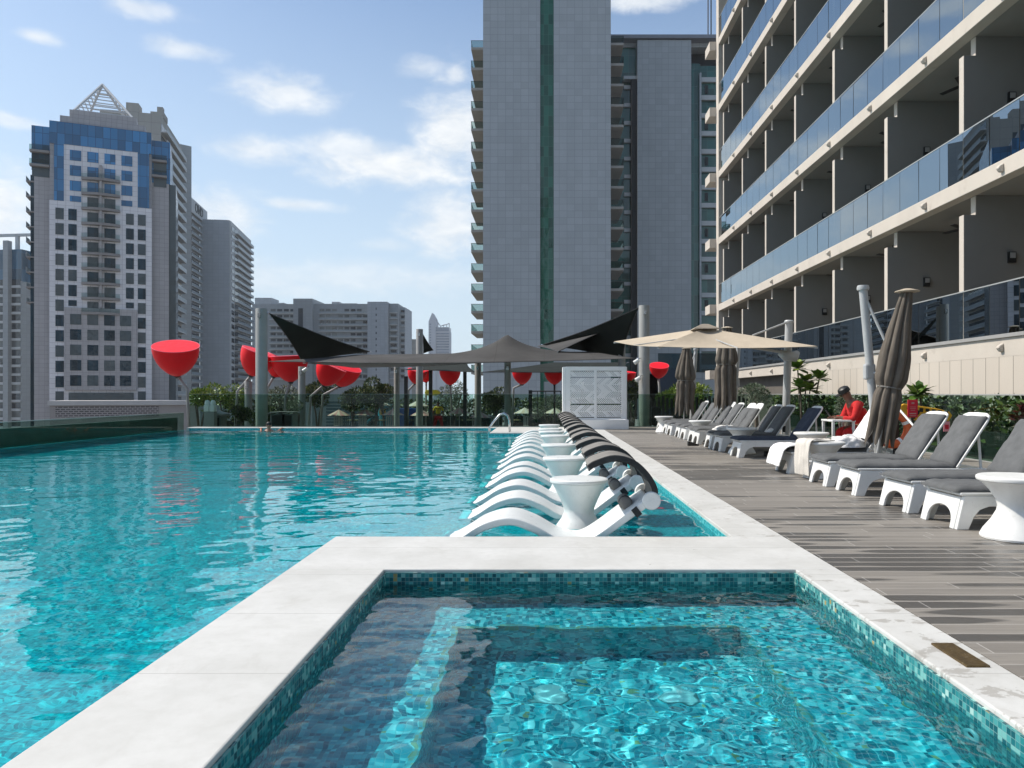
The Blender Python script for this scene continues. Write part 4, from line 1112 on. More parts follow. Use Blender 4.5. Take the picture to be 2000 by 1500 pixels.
p0 = deck_lounger('x', GREY_FAB, 1)
protos = [p0]
for sd in (23, 47):
    protos.append(deck_lounger('x', GREY_FAB, sd, 54 + sd * .06))
navy = deck_lounger('x', NAVY_FAB, 5)
used = set()
for k, (nm, y) in enumerate(names):
    src = navy if nm == 'F' else protos[k % 3]
    o = copy_tree(src) if src.name in used else src
    used.add(src.name)
    o.location = (FXL + rnd.uniform(-.03, .03), y, 0); o.rotation_euler.z = R(rnd.uniform(-1.2, 1.2)); o['label'] = lab[nm]
    if nm in ('I', 'J', 'L'):
        for ch in o.children:
            if ch.name.startswith('back_cushion'): ch.location = ch.location + Vector((-.07, 0, -.085))

dprof = [(.245, 0), (.272, .004), (.275, .02), (.25, .07), (.19, .15), (.150, .225), (.142, .27), (.155, .32), (.20, .395), (.255, .455), (.283, .478)]
dtop = [(.278, .479), (.298, .482), (.303, .496), (.300, .510), (.288, .520), (.25, .521), (0, .518)]
t0 = hourglass('big white hourglass table at the right edge beside the nearest deck lounger', dprof, WHITE_PL, 'hourglass tables on the deck')
MB().lathe(dtop, 44).build('table_top', WHITE_PL, t0, smooth='auto')
dl = ['big white hourglass table at the right edge beside the nearest deck lounger',
      'white hourglass deck table with a cream towel hanging over its left side',
      'white hourglass deck table beside the single navy padded lounger',
      'white hourglass deck table standing in front of the two grey backs by the open parasol',
      'white deck table bowl in the middle of the far lounger row, under the closed parasols',
      'farthest white deck table near the far end of the lounger row']
for k, (x, y, s) in enumerate([(3.93, 6.38, 1), (3.98, 10.95, 1), (4.72, 13.55, 1), (3.96, 15.35, 1), (4.05, 19.87, .98), (3.74, 23.9, .96)]):
    o = t0 if k == 0 else copy_tree(t0)
    o.location = (x, y, 0); o.scale = (s, s, s); o['label'] = dl[k]

# ---------------------------------------------------------------- towels and small things
def cloth(name, path, y0, y1, label, cat, mat, seed=0, amp=.018, loc=(0, 0, 0), rz=0, n=8, fan=0):
    pts = smooth_path(path, n); k = len(pts) - 1
    def f(u, v):
        i = min(int(u * k), k); x, z = pts[i]
        hang = i / k
        y = y0 + (y1 - y0) * v + fan * (v - .5) * (1 - abs(2 * u - 1))
        w_ = noise.noise((x * 7 + seed, y * 9, z * 7)) * amp + noise.noise((y * 22, seed, z * 4)) * amp * .6
        return (x + w_ * .6, y + w_ * .3, z + abs(w_))
    m = MB(); m.grid(f, k, 22)
    o = m.build(name, mat, smooth=True, solid=.012, loc=loc); o.rotation_euler.z = rz
    return tag(o, label, cat)
cloth('towel', [(-.17, .10), (-.13, .24), (-.07, .365), (.05, .412), (.30, .405), (.52, .41), (.66, .40)], -.34, .33, 'white towel spread over the foot end of the lounger under the leaning folded parasol', 'towel', TOWEL, 2, .022, (FXL, 11.8, .01))
cloth('towel', [(-.335, .05), (-.345, .22), (-.335, .42), (-.285, .545), (-.12, .542), (.06, .540)], -.20, .17, 'cream towel hanging over the left side of a white hourglass deck table', 'towel', TOWEL_CREAM, 5, .020, (3.98, 10.95, 0), R(12))
def crumple(loc, sx, sy, sz, label, seed, mat=TOWEL, rz=0):
    m = MB()
    def f(u, v):
        a = 2 * math.pi * u; b = v * math.pi / 2
        r_ = 1 + .28 * noise.noise((math.cos(a) * 2.2 + seed, math.sin(a) * 2.2, v * 2.5)) + .12 * noise.noise((math.cos(a) * 7, math.sin(a) * 7 + seed, v * 6))
        return (sx * r_ * math.cos(a) * math.cos(b) ** .7, sy * r_ * math.sin(a) * math.cos(b) ** .7, sz * r_ * math.sin(b))
    m.grid(f, 40, 14); o = m.build('towel', mat, smooth=True, loc=loc); o.rotation_euler.z = rz
    return tag(o, label, 'towel')
crumple((4.58, 11.6, .395), .27, .17, .16, 'white towel crumpled in a heap on the seat under the leaning folded parasol', 3)
crumple((4.05, 17.1, .39), .26, .15, .10, 'rolled white towel on the grey lounger seat behind the hourglass table by the open parasol', 8)
crumple((4.83, 16.2, .39), .14, .12, .08, 'small white towel ball in the seat corner of the lounger by the open parasol pole', 12)
# towel draped over the raised back of lounger E
a = R(56); Mb = Matrix.Translation((1.14, 0, .335)) @ Matrix.Rotation(-a, 4, 'Y')
pth = [Mb @ Vector((s, 0, .082)) for s in (.16, .40, .62, .80)] + [Mb @ Vector((.84, 0, -.02)), Mb @ Vector((.70, 0, -.06))]
cloth('towel', [(p.x, p.z) for p in pth], -.30, .30, 'white towel draped over the raised lounger back under the leaning folded parasol', 'towel', TOWEL, 9, .02, (FXL, 11.8, 0))
# shoes and cups
def shoe(loc, rz, label):
    m = MB(); prof = [(-.13, .0), (.13, .0), (.14, .03), (.06, .05), (-.04, .09), (-.13, .10)]
    m.prism(prof, 'y', -.04, .04); o = m.build('shoe', BLACK, None, bevel=.015, seg=3, loc=loc); o.rotation_euler.z = rz
    return tag(o, label, 'shoe', 'dark shoes lying on the deck')
for k, (x, y, r_) in enumerate([(4.35, 14.75, 20), (4.55, 14.55, 70), (4.75, 14.8, 150), (3.45, 17.75, 10)]):
    shoe((x, y, .0), R(r_), ['dark shoe under the navy padded lounger, leftmost', 'dark shoe under the navy padded lounger, middle one', 'dark shoe under the navy padded lounger, nearest its rear legs', 'dark shoe lying by the lounger feet left of the hourglass table'][k])
for k, (x, y) in enumerate([(4.95, 16.25), (5.0, 15.98)]):
    o = MB().lathe([(.028, 0), (.03, .02), (.034, .12), (.036, .13), (.030, .13), (.026, .02)], 14).build('drink_cup', BLACK, smooth='auto', loc=(x, y, .40))
    tag(o, 'small dark cup on the grey lounger seat by the open parasol pole, %s one' % ('left' if k == 0 else 'right'), 'cup')

# ---------------------------------------------------------------- cantilever parasols
def pole_base(t, x, y, lean, H, r=.062):
    m = MB(); m.tube([(x, y, .04), (x + lean * .5, y, H * .5), (x + lean, y, H)], r, 12); m.build('pole', POLE_WH, t, smooth='auto')
    m = MB(); m.lathe([(.33, 0), (.33, .03), (.30, .05), (.09, .06), (.085, .2)], 24, (x, y, 0)); m.build('base_plate', POLE_WH, t, smooth='auto')
    MB().lathe([(r * 1.35, -.03), (r * 1.45, 0), (r * 1.3, .04), (0, .05)], 12, (x + lean, y, H)).build('pole_cap', POLE_WH, t, smooth='auto')


def folded(name_t, label, top, bot, rmax, seed, pole_xy, lean, H, tie=.62):
    t = thing(name_t, label, 'parasol', (0, 0, 0), 0, 'cantilever parasols folded shut')
    x, y = pole_xy
    pole_base(t, x, y, lean, H)
    top = Vector(top); bot = Vector(bot); ax = (bot - top); L = ax.length; ax.normalize(); e1 = ax.cross(Vector((0, 1, 0))).normalized(); e2 = ax.cross(e1)
    rr = random.Random(seed); ph = rr.random() * 6; kf = 8
    def f(u, v):
        a = 2 * math.pi * u
        env = (.34 + .66 * min(1, v / .42) ** .9) if v < tie else (.92 - .10 * (v - tie) / (1 - tie))
        pinch = 1 - .20 * math.exp(-((v - tie) / .035) ** 2)
        ka = kf * a + ph + .9 * noise.noise((v * 1.5, seed, 0)); c_ = abs(math.cos(ka / 2))
        fold = .74 + .42 * c_ ** .55 + .13 * noise.noise((math.cos(a) * 2.2, math.sin(a) * 2.2, v * 2.2 + seed)) + .05 * noise.noise((math.cos(a) * 6, math.sin(a) * 6, v * 9 + seed))
        if v > .72: fold += (v - .72) * 1.5 * (c_ - .55)
        r_ = rmax * env * pinch * max(.2, fold)
        end = v * (1 + .0 * a)
        if v > .8: end = v - (v - .8) * (.95 * (1 - c_)) + .04 * (v - .8) * math.sin(3 * a + seed)
        sway = .05 * noise.noise((v * 2.3, seed + 4, 1))
        p = top + ax * (L * end) + e1 * (r_ * math.cos(a) + sway) + e2 * (r_ * math.sin(a))
        return tuple(p)
    m = MB(); m.grid(f, 120, 56); cn = m.build('canopy', TAUPE, t, smooth=True)
    tp = top + ax * L * tie
    m = MB()
    ringp = [tp + e1 * (rmax * .86 * math.cos(q * .5236)) + e2 * (rmax * .86 * math.sin(q * .5236)) for q in range(13)]
    m.tube(ringp, .012, 5); m.build('tie_strap', HOOD_FAB, cn)
    m = MB(); m.lathe([(0, .03), (.05, .03), (.17, -.005), (.17, -.015), (.05, -.03)], 14, M=Matrix.Translation(top)); m.build('vent_cap', SANDFAB, t)
    m = MB(); m.tube([top - ax * .02, bot + ax * .12], .02, 8); m.build('mast', POLE_WH, t)
    m = MB(); pt = Vector((x + lean, y, H - .06)); mid = Vector((x + lean * .62, y, H * .55))
    m.tube([pt, top.lerp(bot, .45)], .022, 8); m.tube([mid, top.lerp(bot, .55)], .020, 8)
    m.build('arm', POLE_WH, t)
    m = MB(); m.box(mid.x - .08, mid.x + .08, y - .06, y + .06, mid.z - .12, mid.z + .12); m.build('crank_housing', POLE_WH, t, bevel=.03)
    return t
folded('parasol', 'leaning taupe parasol folded shut on a thick pale pole in front of the balconies', at(1772, 568, 11.2), at(1716, 872, 11.3), .19, 4, (5.03, 11.5), -.25, 2.78, .62)
folded('parasol', 'taupe parasol folded shut on a white stub, right of the farthest one', at(1420, 640, 21.6), at(1416, 800, 21.6), .29, 9, (5.38, 21.95), .20, 2.75, .45)
folded('parasol', 'farthest taupe parasol folded shut, beside the slatted dark fence', at(1341, 680, 25.9), at(1336, 812, 25.9), .31, 14, (5.05, 26.4), .18, 2.72, .48)
for (px, py0, py1, Y, x) in ((1427, 812, 842, 20.6, 0), (1343, 806, 828, 25.5, 0)):
    pass
# open parasol
op = thing('parasol', 'open sand coloured square parasol over the far deck loungers', 'parasol', (0, 0, 0))
cs = [at(1285, 677, 14.45), at(1597, 676.5, 14.45), at(1548, 668, 17.6), at(1199, 667, 17.4)]
pk = at(1376, 641, 15.9)
def canopy_open(mb, drop=0):
    pk2 = pk + Vector((0, 0, -drop))
    for i in range(4):
        a, b = cs[i], cs[(i + 1) % 4]
        def f(u, v, a=a, b=b):
            e = a.lerp(b, u); p = pk2.lerp(e + Vector((0, 0, -drop)), v)
            sag = -.10 * math.sin(math.pi * v) * (math.sin(math.pi * u)) - .03 * v * math.sin(math.pi * u)
            return tuple(p + Vector((0, 0, sag)) + (((a + b) / 2 - e) * 0))
        mb.grid(f, 12, 12)
    return mb
m = canopy_open(MB()); m.build('canopy', SANDFAB, op, smooth=False, solid=.006)
m = MB(); m.lathe([(0, .07), (.10, .06), (.34, -.03), (.36, -.05)], 4, M=Matrix.Translation(pk + Vector((0, 0, .02))) @ Matrix.Rotation(R(45), 4, 'Z')); m.build('vent_cap', simple('sand_cap', (.28, .24, .19), .9, .1, 3), op)
m = MB()
for i in range(4):
    for tgt in (cs[i], (cs[i] + cs[(i + 1) % 4]) / 2): m.tube([pk + Vector((0, 0, -.15)), tgt + Vector((0, 0, -.03))], .012, 5)
m.build('rib', POLE_WH, op)
MB().tube([pk + Vector((0, 0, -.02)), pk + Vector((0, 0, -.35))], .03, 8).build('hub', POLE_WH, op)
pb = at(1533, 872, 17.4); pt = at(1541, 628, 17.4)
m = MB(); m.tube([(pb.x, pb.y, .04), tuple(pt)], .085, 14); m.build('pole', POLE_WH, op, smooth='auto')
MB().lathe([(.1, -.04), (.11, 0), (.09, .03), (0, .04)], 12, tuple(pt)).build('pole_cap', POLE_WH, op, smooth='auto')
MB().lathe([(.35, 0), (.35, .04), (.1, .06)], 24, (pb.x, pb.y, 0)).build('base_plate', POLE_WH, op, smooth='auto')
hs = at(1540, 690, 17.3)
m = MB(); m.tube([tuple(pt), tuple(at(1470, 655, 16.9))], .022, 6); m.tube([tuple(hs), tuple(pk + Vector((0, 0, -.25)))], .03, 8); m.build('arm', POLE_WH, op)
m = MB(); m.tube([hs + Vector((-.22, -.05, .02)), hs + Vector((-.1, -.08, -.06)), hs + Vector((.12, -.06, -.08)), hs + Vector((.2, 0, .02))], [.07, .12, .12, .06], 10); m.build('crank_housing', POLE_WH, op, smooth=True)

# ---------------------------------------------------------------- columns, posts, shade sails
def column(x, y, z1, r_, name, label, cat, mat=POLE_GREY, z0=-1.0, group=None):
    t = thing(name, label, cat, (x, y, 0), 0, group)
    MB().lathe([(r_, z0), (r_, z1 - .01), (r_ * .97, z1), (0, z1)], 28).build('shaft', mat, t, smooth='auto')
    MB().lathe([(r_ * 1.25, z0), (r_ * 1.25, z0 + .04), (r_ * 1.01, z0 + .05)], 28).build('foot_flange', mat, t, smooth='auto')
    MB().box(-.05, .05, -r_ - .06, -r_ * .9, z1 - .35, z1 - .20).build('cable_lug', STEEL, t)
    return t
c1x = at(511, 769, 28.6).x; c2x = at(1258, 769, 28.4).x
column(c1x, 28.6, at(0, 603, 28.6).z, .215, 'sail_column', 'tall thick grey column left, carrying the dark sail behind the pool', 'column')
column(c2x, 28.4, at(0, 597, 28.4).z, .200, 'sail_column', 'tall thick grey column right of the white screen, between two red cups', 'column')
BR = POLE_GREY
for (px, py, Y, r_, lb_, m_) in (
    (589.5, 716, 33, .15, 'grey sail post just right of the left overlapping red cups', BR),
    (485, 745, 34, .16, 'short grey post stub left of the tall left column', BR),
    (819.5, 643, 37, .165, 'grey sail post standing in front of the far crescent tower', BR),
    (775, 714, 36, .13, 'slim grey post between the small trees and the dark canopy', BR),
    (933.5, 708, 35, .15, 'grey post under the left half of the grey sail', BR),
    (991.5, 706, 31.5, .135, 'grey post standing under the peak of the grey sail', BR),
    (1214.5, 632, 33, .155, 'grey sail post just left of the tall right column', BR)):
    column(at(px, 769, Y).x, Y, at(0, py, Y).z, r_, 'sail_post', lb_, 'post', m_, group='grey posts of the shade sails')
for (px, py, Y) in ((841, 722, 41), (908, 722, 41), (793, 735, 41), (1036, 762, 38)):
    t = thing('canopy_post', 'thin black post %s' % {841: 'right of the grey post with the lime sign behind it', 908: 'between two red cups under the dark canopy', 793: 'left of the red cup by the grey post', 1036: 'with a black rail beyond the far fence'}[px], 'post', (at(px, 769, Y).x, Y, 0))
    MB().box(-.09, .09, -.09, .09, -1, at(0, py, Y).z).build('shaft', POST_DARK, t)
    MB().box(-.13, .13, -.13, .13, -1, -.94).build('foot_flange', POST_DARK, t)

def sail(label, P, mat, curve=.10, peak=None, sag=0, nu=26, nv=26, name='shade_sail', cat='shade sail', fittings=True):
    P = [Vector(p) for p in P]
    if len(P) == 3: P = [P[0], P[1], P[2], P[2]]
    cen = sum(P, Vector()) / 4
    def E(a, b, t):
        p = a.lerp(b, t); c_ = curve * math.sin(math.pi * t)
        return p.lerp(cen, c_)
    def f(u, v):
        bot = E(P[0], P[1], u); top = E(P[3], P[2], u); lf = E(P[0], P[3], v); rt = E(P[1], P[2], v)
        bil = P[0] * (1 - u) * (1 - v) + P[1] * u * (1 - v) + P[2] * u * v + P[3] * (1 - u) * v
        p = bot * (1 - v) + top * v + lf * (1 - u) + rt * u - bil
        p.z -= sag * math.sin(math.pi * u) * math.sin(math.pi * v)
        if peak:
            d = math.hypot(p.x - peak[0], p.y - peak[1]); p.z += (peak[2]) * math.exp(-(d / peak[3]) ** .9) * math.sin(math.pi * v) ** .55; p.z -= .13 * math.sin(math.pi * u) * (1 - v)
        return tuple(p)
    t = thing(name, label, cat, (0, 0, 0))
    m = MB(); m.grid(f, nu, nv); m.build('cloth', mat, t, smooth=True, solid=.012)
    ed = MB()
    for (a, b) in ((P[0], P[1]), (P[1], P[2]), (P[2], P[3]), (P[3], P[0])):
        if (a - b).length > .1 and not peak: ed.tube([tuple(E(a, b, k / 12)) for k in range(13)], .016, 5)
    if ed.v: ed.build('edge_cable', POST_DARK, t)
    if fittings:
        m = MB()
        for p in P[:3]:
            q = p.lerp(cen, -.03); m.tube([p, q], .02, 5)
        m.build('corner_shackle', STEEL, t)
    return t
sail('large grey tensioned sail with a central peak spanning the far end of the pool', [at(523, 706, 28.9), at(1243, 700, 28.7), at(1150, 687, 35), at(700, 693, 35)], SAIL_GREY, .05, (at(990, 769, 31.5).x, 31.5, 1.02, 1.25), .0, 60, 40)
sail('black green triangular sail hung from the left column', [at(526, 612, 28.6), at(722, 687, 35.5), at(590, 706, 33)], SAIL_DARK, .09)
sail('dark sail rising to the right column, seen from below', [at(1060, 673, 38), at(1247, 601, 28.5), at(1216, 700, 33)], SAIL_DARK, .10)
sail('second dark grey sail strip crossing to the post left of the right column', [at(1090, 687, 31), at(1210, 634, 33), at(1050, 676, 40)], SAIL_GREY, .08)
sail('small dark triangular sail beside the tall post before the crescent tower', [at(826, 653, 37), at(846, 684, 40), at(827, 690, 40)], SAIL_DARK, .08)
sail('low black canopy over the play area left of the middle', [at(793, 722, 39), at(930, 727, 39), at(912, 710, 45), at(838, 710, 45)], SAIL_DARK, .08)
sail('low black canopy over the play area right of the middle', [at(942, 727, 39), at(1225, 729, 39), at(1225, 708, 45), at(1082, 708, 45)], SAIL_DARK, .06)
sail('pale grey narrow sail edge under the left half of the grey sail', [at(598, 709, 31), at(990, 706, 30.5), at(835, 715, 36), at(690, 718, 36)], SAIL_LIGHT, .07)

# ---------------------------------------------------------------- giant red cups on poles
def cup(px, py, rpx, Y, tilt, roll, foot_px, foot_py, label, closed=True):
    """tilt > 0 leans the rim towards the camera, roll leans it sideways"""
    c = at(px, py, Y); r_ = rpx / 1500 * Y
    t = thing('red_cup_shade', label, 'cup sculpture', tuple(c), 0, 'giant red cup shades on poles')
    M = Matrix.Rotation(R(roll), 4, 'Y') @ Matrix.Rotation(R(tilt), 4, 'X')
    prof = [(0, -1.02), (.10, -1.01), (.28, -.93), (.48, -.78), (.68, -.56), (.83, -.32), (.93, -.06), (.985, .20), (1.0, .42)]
    prof = [(a * r_, b * r_) for a, b in prof]
    MB().lathe(prof[1:], 48, M=M).build('bowl', RED_CUP, t, smooth='auto')
    MB().lathe([(0, .36 * r_), (.5 * r_, .355 * r_), (.90 * r_, .40 * r_), (1.0 * r_, .425 * r_), (1.003 * r_, .40 * r_)], 48, M=M).build('lid', PINK_LID, t, smooth='auto')
    f = at(foot_px, foot_py, Y) - c; b = M @ Vector((0, 0, -1.0 * r_)); f2 = b + (f - b) * 1.0; 
    d = (f2 - b); k = (-1.0 - c.z - b.z) / d.z if d.z < -.05 else 1
    g0 = b + d; m = MB(); m.tube([b, b + d * .5, g0, g0 + Vector((0, 0, -.25)), Vector((g0.x + d.x * .2, g0.y, -1.0 - c.z))], .055, 8); m.build('pole', POST_DARK if foot_px in (385, 1083) else POLE_GREY, t, smooth=True)
    MB().lathe([(.16 * r_, -1.0 * r_), (.10 * r_, -1.1 * r_)], 12, M=M).build('pole_collar', POST_DARK, t)
    return t
cup(344, 693, 43, 31, 19, 6, 366, 760, 'big red cup at the far left, standing alone on a dark leaning pole')
cup(503, 701, 35, 34, 2, 22, 463, 765, 'red cup half hidden behind the tall left column')
cup(546, 710, 28, 37, -6, 22, 521, 760, 'red cup just right of the left column, behind another cup')
cup(566, 710, 36, 34, 4, -2, 557, 775, 'tilted red cup with pale rim left of the grey post')
cup(644, 726, 29, 36, -2, 24, 606, 775, 'red cup left one of the overlapping pair before the small trees')
cup(673, 727, 30, 38, 12, 22, 630, 772, 'red cup right one of the overlapping pair before the small trees')
cup(814, 731, 19, 42, 8, 14, 798, 762, 'small red cup left of the grey post under the dark canopy')
cup(830, 731, 16, 44, 8, -8, 832, 770, 'small red cup right of the grey post under the dark canopy')
cup(879, 731, 21, 43, 8, 0, 881, 775, 'red cup hanging below the dark canopy, left of the middle')
cup(1020, 731, 20, 42, 8, 0, 1003, 758, 'red cup with leaning pole just right of the sail peak post')
cup(1083, 731, 20, 42, 8, 0, 1083, 765, 'red cup just left of the white herringbone screen')
cup(1226, 733, 16, 41, 8, 5, 1226, 765, 'small red cup squeezed between the white screen and the right column')
cup(1287, 721, 19, 37, 22, 0, 1288, 758, 'red cup with pink lid just right of the tall right column')

# ---------------------------------------------------------------- white herringbone screen, handrail
sc = thing('screen_cabinet', 'white perforated herringbone screen on a solid plinth at the deck end', 'screen', (0, 0, 0))
YS = 26.0
sx0, sx1 = at(1105, 0, YS).x, at(1223, 0, YS).x; sz0, sz1 = at(0, 819, YS).z, at(0, 716, YS).z
bx0_, bx1_ = at(1110, 0, YS).x - .1, at(1227, 0, YS).x
WS = simple('white_screen_paint', (.82, .82, .82), .5, .04, 2)
MB().box(bx0_, bx1_, YS - .15, YS + .95, 0, sz0 - .01).build('plinth', WS, sc, bevel=.01)
m = MB(); m.box(sx0, sx0 + .16, YS, YS + .07, sz0, sz1); m.box(sx1 - .16, sx1, YS, YS + .07, sz0, sz1)
m.box(sx0 + .16, sx1 - .16, YS, YS + .07, sz1 - .14, sz1); m.box(sx0 + .16, sx1 - .16, YS, YS + .07, sz0, sz0 + .05)
m.box(sx0 - .10, sx0 - .005, YS + .02, YS + .9, sz0, sz1 - .01); m.box(sx1 + .004, sx1 + .03, YS + .02, YS + .9, sz0, sz1 - .01)

m.build('screen_frame', WS, sc)
n_rows = 7; zz0 = sz0 + .05; zz1 = sz1 - .14; rh = (zz1 - zz0) / n_rows
for r_ in range(n_rows):
    m = MB(); za = zz0 + r_ * rh; zb = za + rh
    if r_ in (0, 6, 2): za += .05
    m.box(sx0 + .16, sx1 - .16, YS + .01, YS + .05, za - .022, za + .0)
    sgn = 1 if r_ % 2 else -1; nb_ = 24; ww = (sx1 - sx0 - .32)
    for i in range(-5, nb_ + 3):
        xa = sx0 + .16 + ww * i / nb_; 
        x0_, x1_ = (xa, xa + (zb - za) * .95) if sgn > 0 else (xa + (zb - za) * .95, xa)
        lo_, hi_ = sx0 + .16, sx1 - .16
        t_ = .030 if rnd.random() > .16 else .052
        if max(x0_, x1_) < lo_ or min(x0_, x1_) > hi_: continue
        sl_ = (x1_ - x0_) / (zb - .02 - za); pa, pb = za, zb - .02
        if sl_ > 0:
            pa = max(pa, za + (lo_ - x0_) / sl_); pb = min(pb, za + (hi_ - x0_) / sl_)
        else:
            pa = max(pa, za + (hi_ - x0_) / sl_); pb = min(pb, za + (lo_ - x0_) / sl_)
        if pb - pa < .02: continue
        xa_, xb_ = x0_ + sl_ * (pa - za), x0_ + sl_ * (pb - za)
        m.prism([(xa_ - t_, pa), (xa_ + t_ * .7, pa), (xb_ + t_ * .7, pb), (xb_ - t_, pb)], 'y', YS + .015, YS + .045)
    m.build('herringbone_panel', WS, sc)
MB().box((sx0 + sx1) / 2 - .06, (sx0 + sx1) / 2 + .03, YS - .004, YS + .06, zz0, zz1 + .003).build('centre_mullion', WS, sc)
hr = thing('handrail', 'curved stainless steel pool handrail on the pale far step', 'handrail')
for k, dx in enumerate((0, .45)):
    a_ = at(957, 843, 23.9); 
    m = MB(); x0_ = -1.72; yy = 24.0 + dx
    m.tube([(x0_, yy, -.4), (x0_, yy, .12), (x0_ + .14, yy, .32), (x0_ + .34, yy, .55), (x0_ + .46, yy, .585), (x0_ + .58, yy, .52), (x0_ + .63, yy, .38), (x0_ + .65, yy, .0)], .024, 10)
    m.build('steel_tube', STEEL, hr, smooth=True)

# ---------------------------------------------------------------- plants
def leaves(mb, c, rad, n, size, rr, shape='ball', curl=.3, asp=.45):
    for _ in range(n):
        while True:
            p = Vector((rr.uniform(-1, 1), rr.uniform(-1, 1), rr.uniform(-1, 1)))
            if .25 < p.length < 1: break
        p = p.normalized() * (p.length ** .45) if shape == 'ball' else p
        q = Vector((p.x * rad[0], p.y * rad[1], p.z * rad[2])) + c
        d = (p.normalized() + Vector((rr.uniform(-.8, .8), rr.uniform(-.8, .8), rr.uniform(-.2, .9)))).normalized()
        s = d.cross(Vector((rr.uniform(-1, 1), rr.uniform(-1, 1), rr.uniform(-1, 1)))).normalized(); nrm = s.cross(d)
        L = size * rr.uniform(.6, 1.3); Wd = L * asp
        mb.add([q, q + d * L * .5 + s * Wd * .5, q + d * L + nrm * curl * L * .5, q + d * L * .5 - s * Wd * .5], [(0, 1, 2, 3)])


def bush(px, ptop, Y, wpx, label, leaf, seed, n=700, size=.16, base=-1.0, name='shrub', cat='shrub', trunk=True, clumps=6, depth=None, group=None):
    rr = random.Random(seed); zt = at(0, ptop, Y).z; w_ = wpx / 1500 * Y / 2; cxx = at(px, 0, Y).x
    t = thing(name, label, cat, (cxx, Y, base), 0, group)
    H = zt - base
    m = MB(); cb = H * .35 if trunk else 0
    for k in range(clumps):
        f_ = k / max(1, clumps - 1)
        c = Vector((rr.uniform(-.62, .62) * w_, rr.uniform(-.5, .5) * (depth or w_), cb + (H - cb) * rr.uniform(.25, .80)))
        rad = (w_ * rr.uniform(.35, .55), w_ * rr.uniform(.35, .55), min(w_, H * .5) * rr.uniform(.30, .42))
        c.z = min(c.z, H - rad[2]); leaves(m, c, rad, int(n * 1.9) // clumps, size * .85, rr)
    m.build('crown' if trunk else 'foliage', leaf, t)
    m = MB()
    for k in range(3):
        a = rr.uniform(0, 6.28); m.tube([(0, 0, 0), (.12 * math.cos(a), .12 * math.sin(a), H * .35), (w_ * .4 * math.cos(a), w_ * .4 * math.sin(a), H * .7)], [.06, .045, .02], 6)
    m.build('trunk' if trunk else 'stem', TRUNK, t)
    return t
bush(390, 757, 37, 60, 'bright green bush left of the white lantern box, by the big lone cup', LEAF_BRIGHT, 1, 900, .18)
bush(437, 745, 38, 90, 'bright green spreading bush left of the tall left column', LEAF_BRIGHT, 2, 1300, .18)
bush(552, 742, 38, 100, 'flowering green bush between the left column and the grey post', LEAF_GREY, 3, 1300, .15)
bush(620, 728, 41, 80, 'dark small leaved tree behind the left overlapping cup pair', LEAF_DARK, 4, 1500, .17, name='tree', cat='tree')
bush(690, 752, 42, 70, 'low dark tree below the right cup of the overlapping pair', LEAF_DARK, 5, 1200, .17, name='tree', cat='tree')
bush(733, 728, 42, 74, 'dark green rounded tree right of the red cup pair', LEAF_DARK, 6, 1700, .17, name='tree', cat='tree')
bush(752, 750, 43, 60, 'lower dark tree at the right foot of the rounded tree', LEAF_DARK, 7, 900, .16, name='tree', cat='tree')
bush(887, 738, 46, 76, 'loose reddish green tree behind the middle cups', LEAF_GREY, 8, 1100, .14, name='tree', cat='tree')
bush(968, 736, 45, 84, 'dark green tree behind the sail peak post', LEAF_DARK, 9, 1600, .17, name='tree', cat='tree')
bush(1070, 772, 44, 80, 'round bush with drooping leaves left of the white screen', LEAF_GREY, 10, 900, .17)
bush(1236, 735, 40, 50, 'dark bush between the white screen and the right column', LEAF_DARK, 11, 900, .17)
bush(1306, 748, 33, 80, 'bright green shrub left of the farthest closed parasol', LEAF_BRIGHT, 12, 1100, .15)
bush(1372, 745, 33, 84, 'bright green shrub between the two closed parasols', LEAF_BRIGHT, 13, 1200, .15)
bush(1478, 742, 26.5, 64, 'grey green flowering shrub under the hotel overhang', LEAF_GREY, 14, 1100, .10, base=0)
bush(1651, 757, 18.5, 36, 'small grey green shrub top behind the cap of the man in red', LEAF_GREY, 15, 500, .07, base=0)
bush(1862, 758, 15.0, 30, 'sparse thin shrub tip above the right fence rail', LEAF_GREY, 16, 160, .05, base=0)
bush(520, 795, 31, 60, 'dark leafy shrub behind the fence at the foot of the left column', LEAF_DARK, 17, 900, .13)
bush(578, 778, 32, 46, 'white flowering bush behind the fence between the left column and grey post', LEAF_GREY, 18, 700, .10)
bush(466, 776, 31, 40, 'very dark potted shrub behind the fence left of the left column', LEAF_DARK, 19, 800, .13)

def frangipani(loc, heads, seed, label, lf=.30):
    rr = random.Random(seed); t = thing('frangipani_plant', label, 'plant', loc)
    st = MB(); lv = MB()
    for (x, y, z) in heads:
        st.tube([(x * .2, y * .2, 0), (x * .7, y * .7, z * .55), (x, y, z)], [.04, .028, .02], 7)
        for k in range(26):
            a = k * 2.4 + rr.random() * .4; el = rr.uniform(-.25, 1.05)
            d = Vector((math.cos(a) * math.cos(el), math.sin(a) * math.cos(el), math.sin(el))); L = lf * rr.uniform(.75, 1.15)
            s = d.cross(Z3).normalized(); up = s.cross(d); o_ = Vector((x, y, z)); Wd = L * .24
            q = [o_, o_ + d * L * .35 + s * Wd, o_ + d * L * .75 + s * Wd * .95 - up * L * .06, o_ + d * L - up * L * .16, o_ + d * L * .75 - s * Wd * .95 - up * L * .06, o_ + d * L * .35 - s * Wd,
                 o_ + d * L * .35 - up * .01, o_ + d * L * .75 - up * L * .09]
            lv.add(q, [(0, 1, 6), (0, 6, 5), (1, 2, 7, 6), (6, 7, 4, 5), (2, 3, 7), (7, 3, 4)])
    st.build('stem', TRUNK, t, smooth=True); lv.build('foliage', LEAF_FRANG, t)
    return t
Yf = 23.5
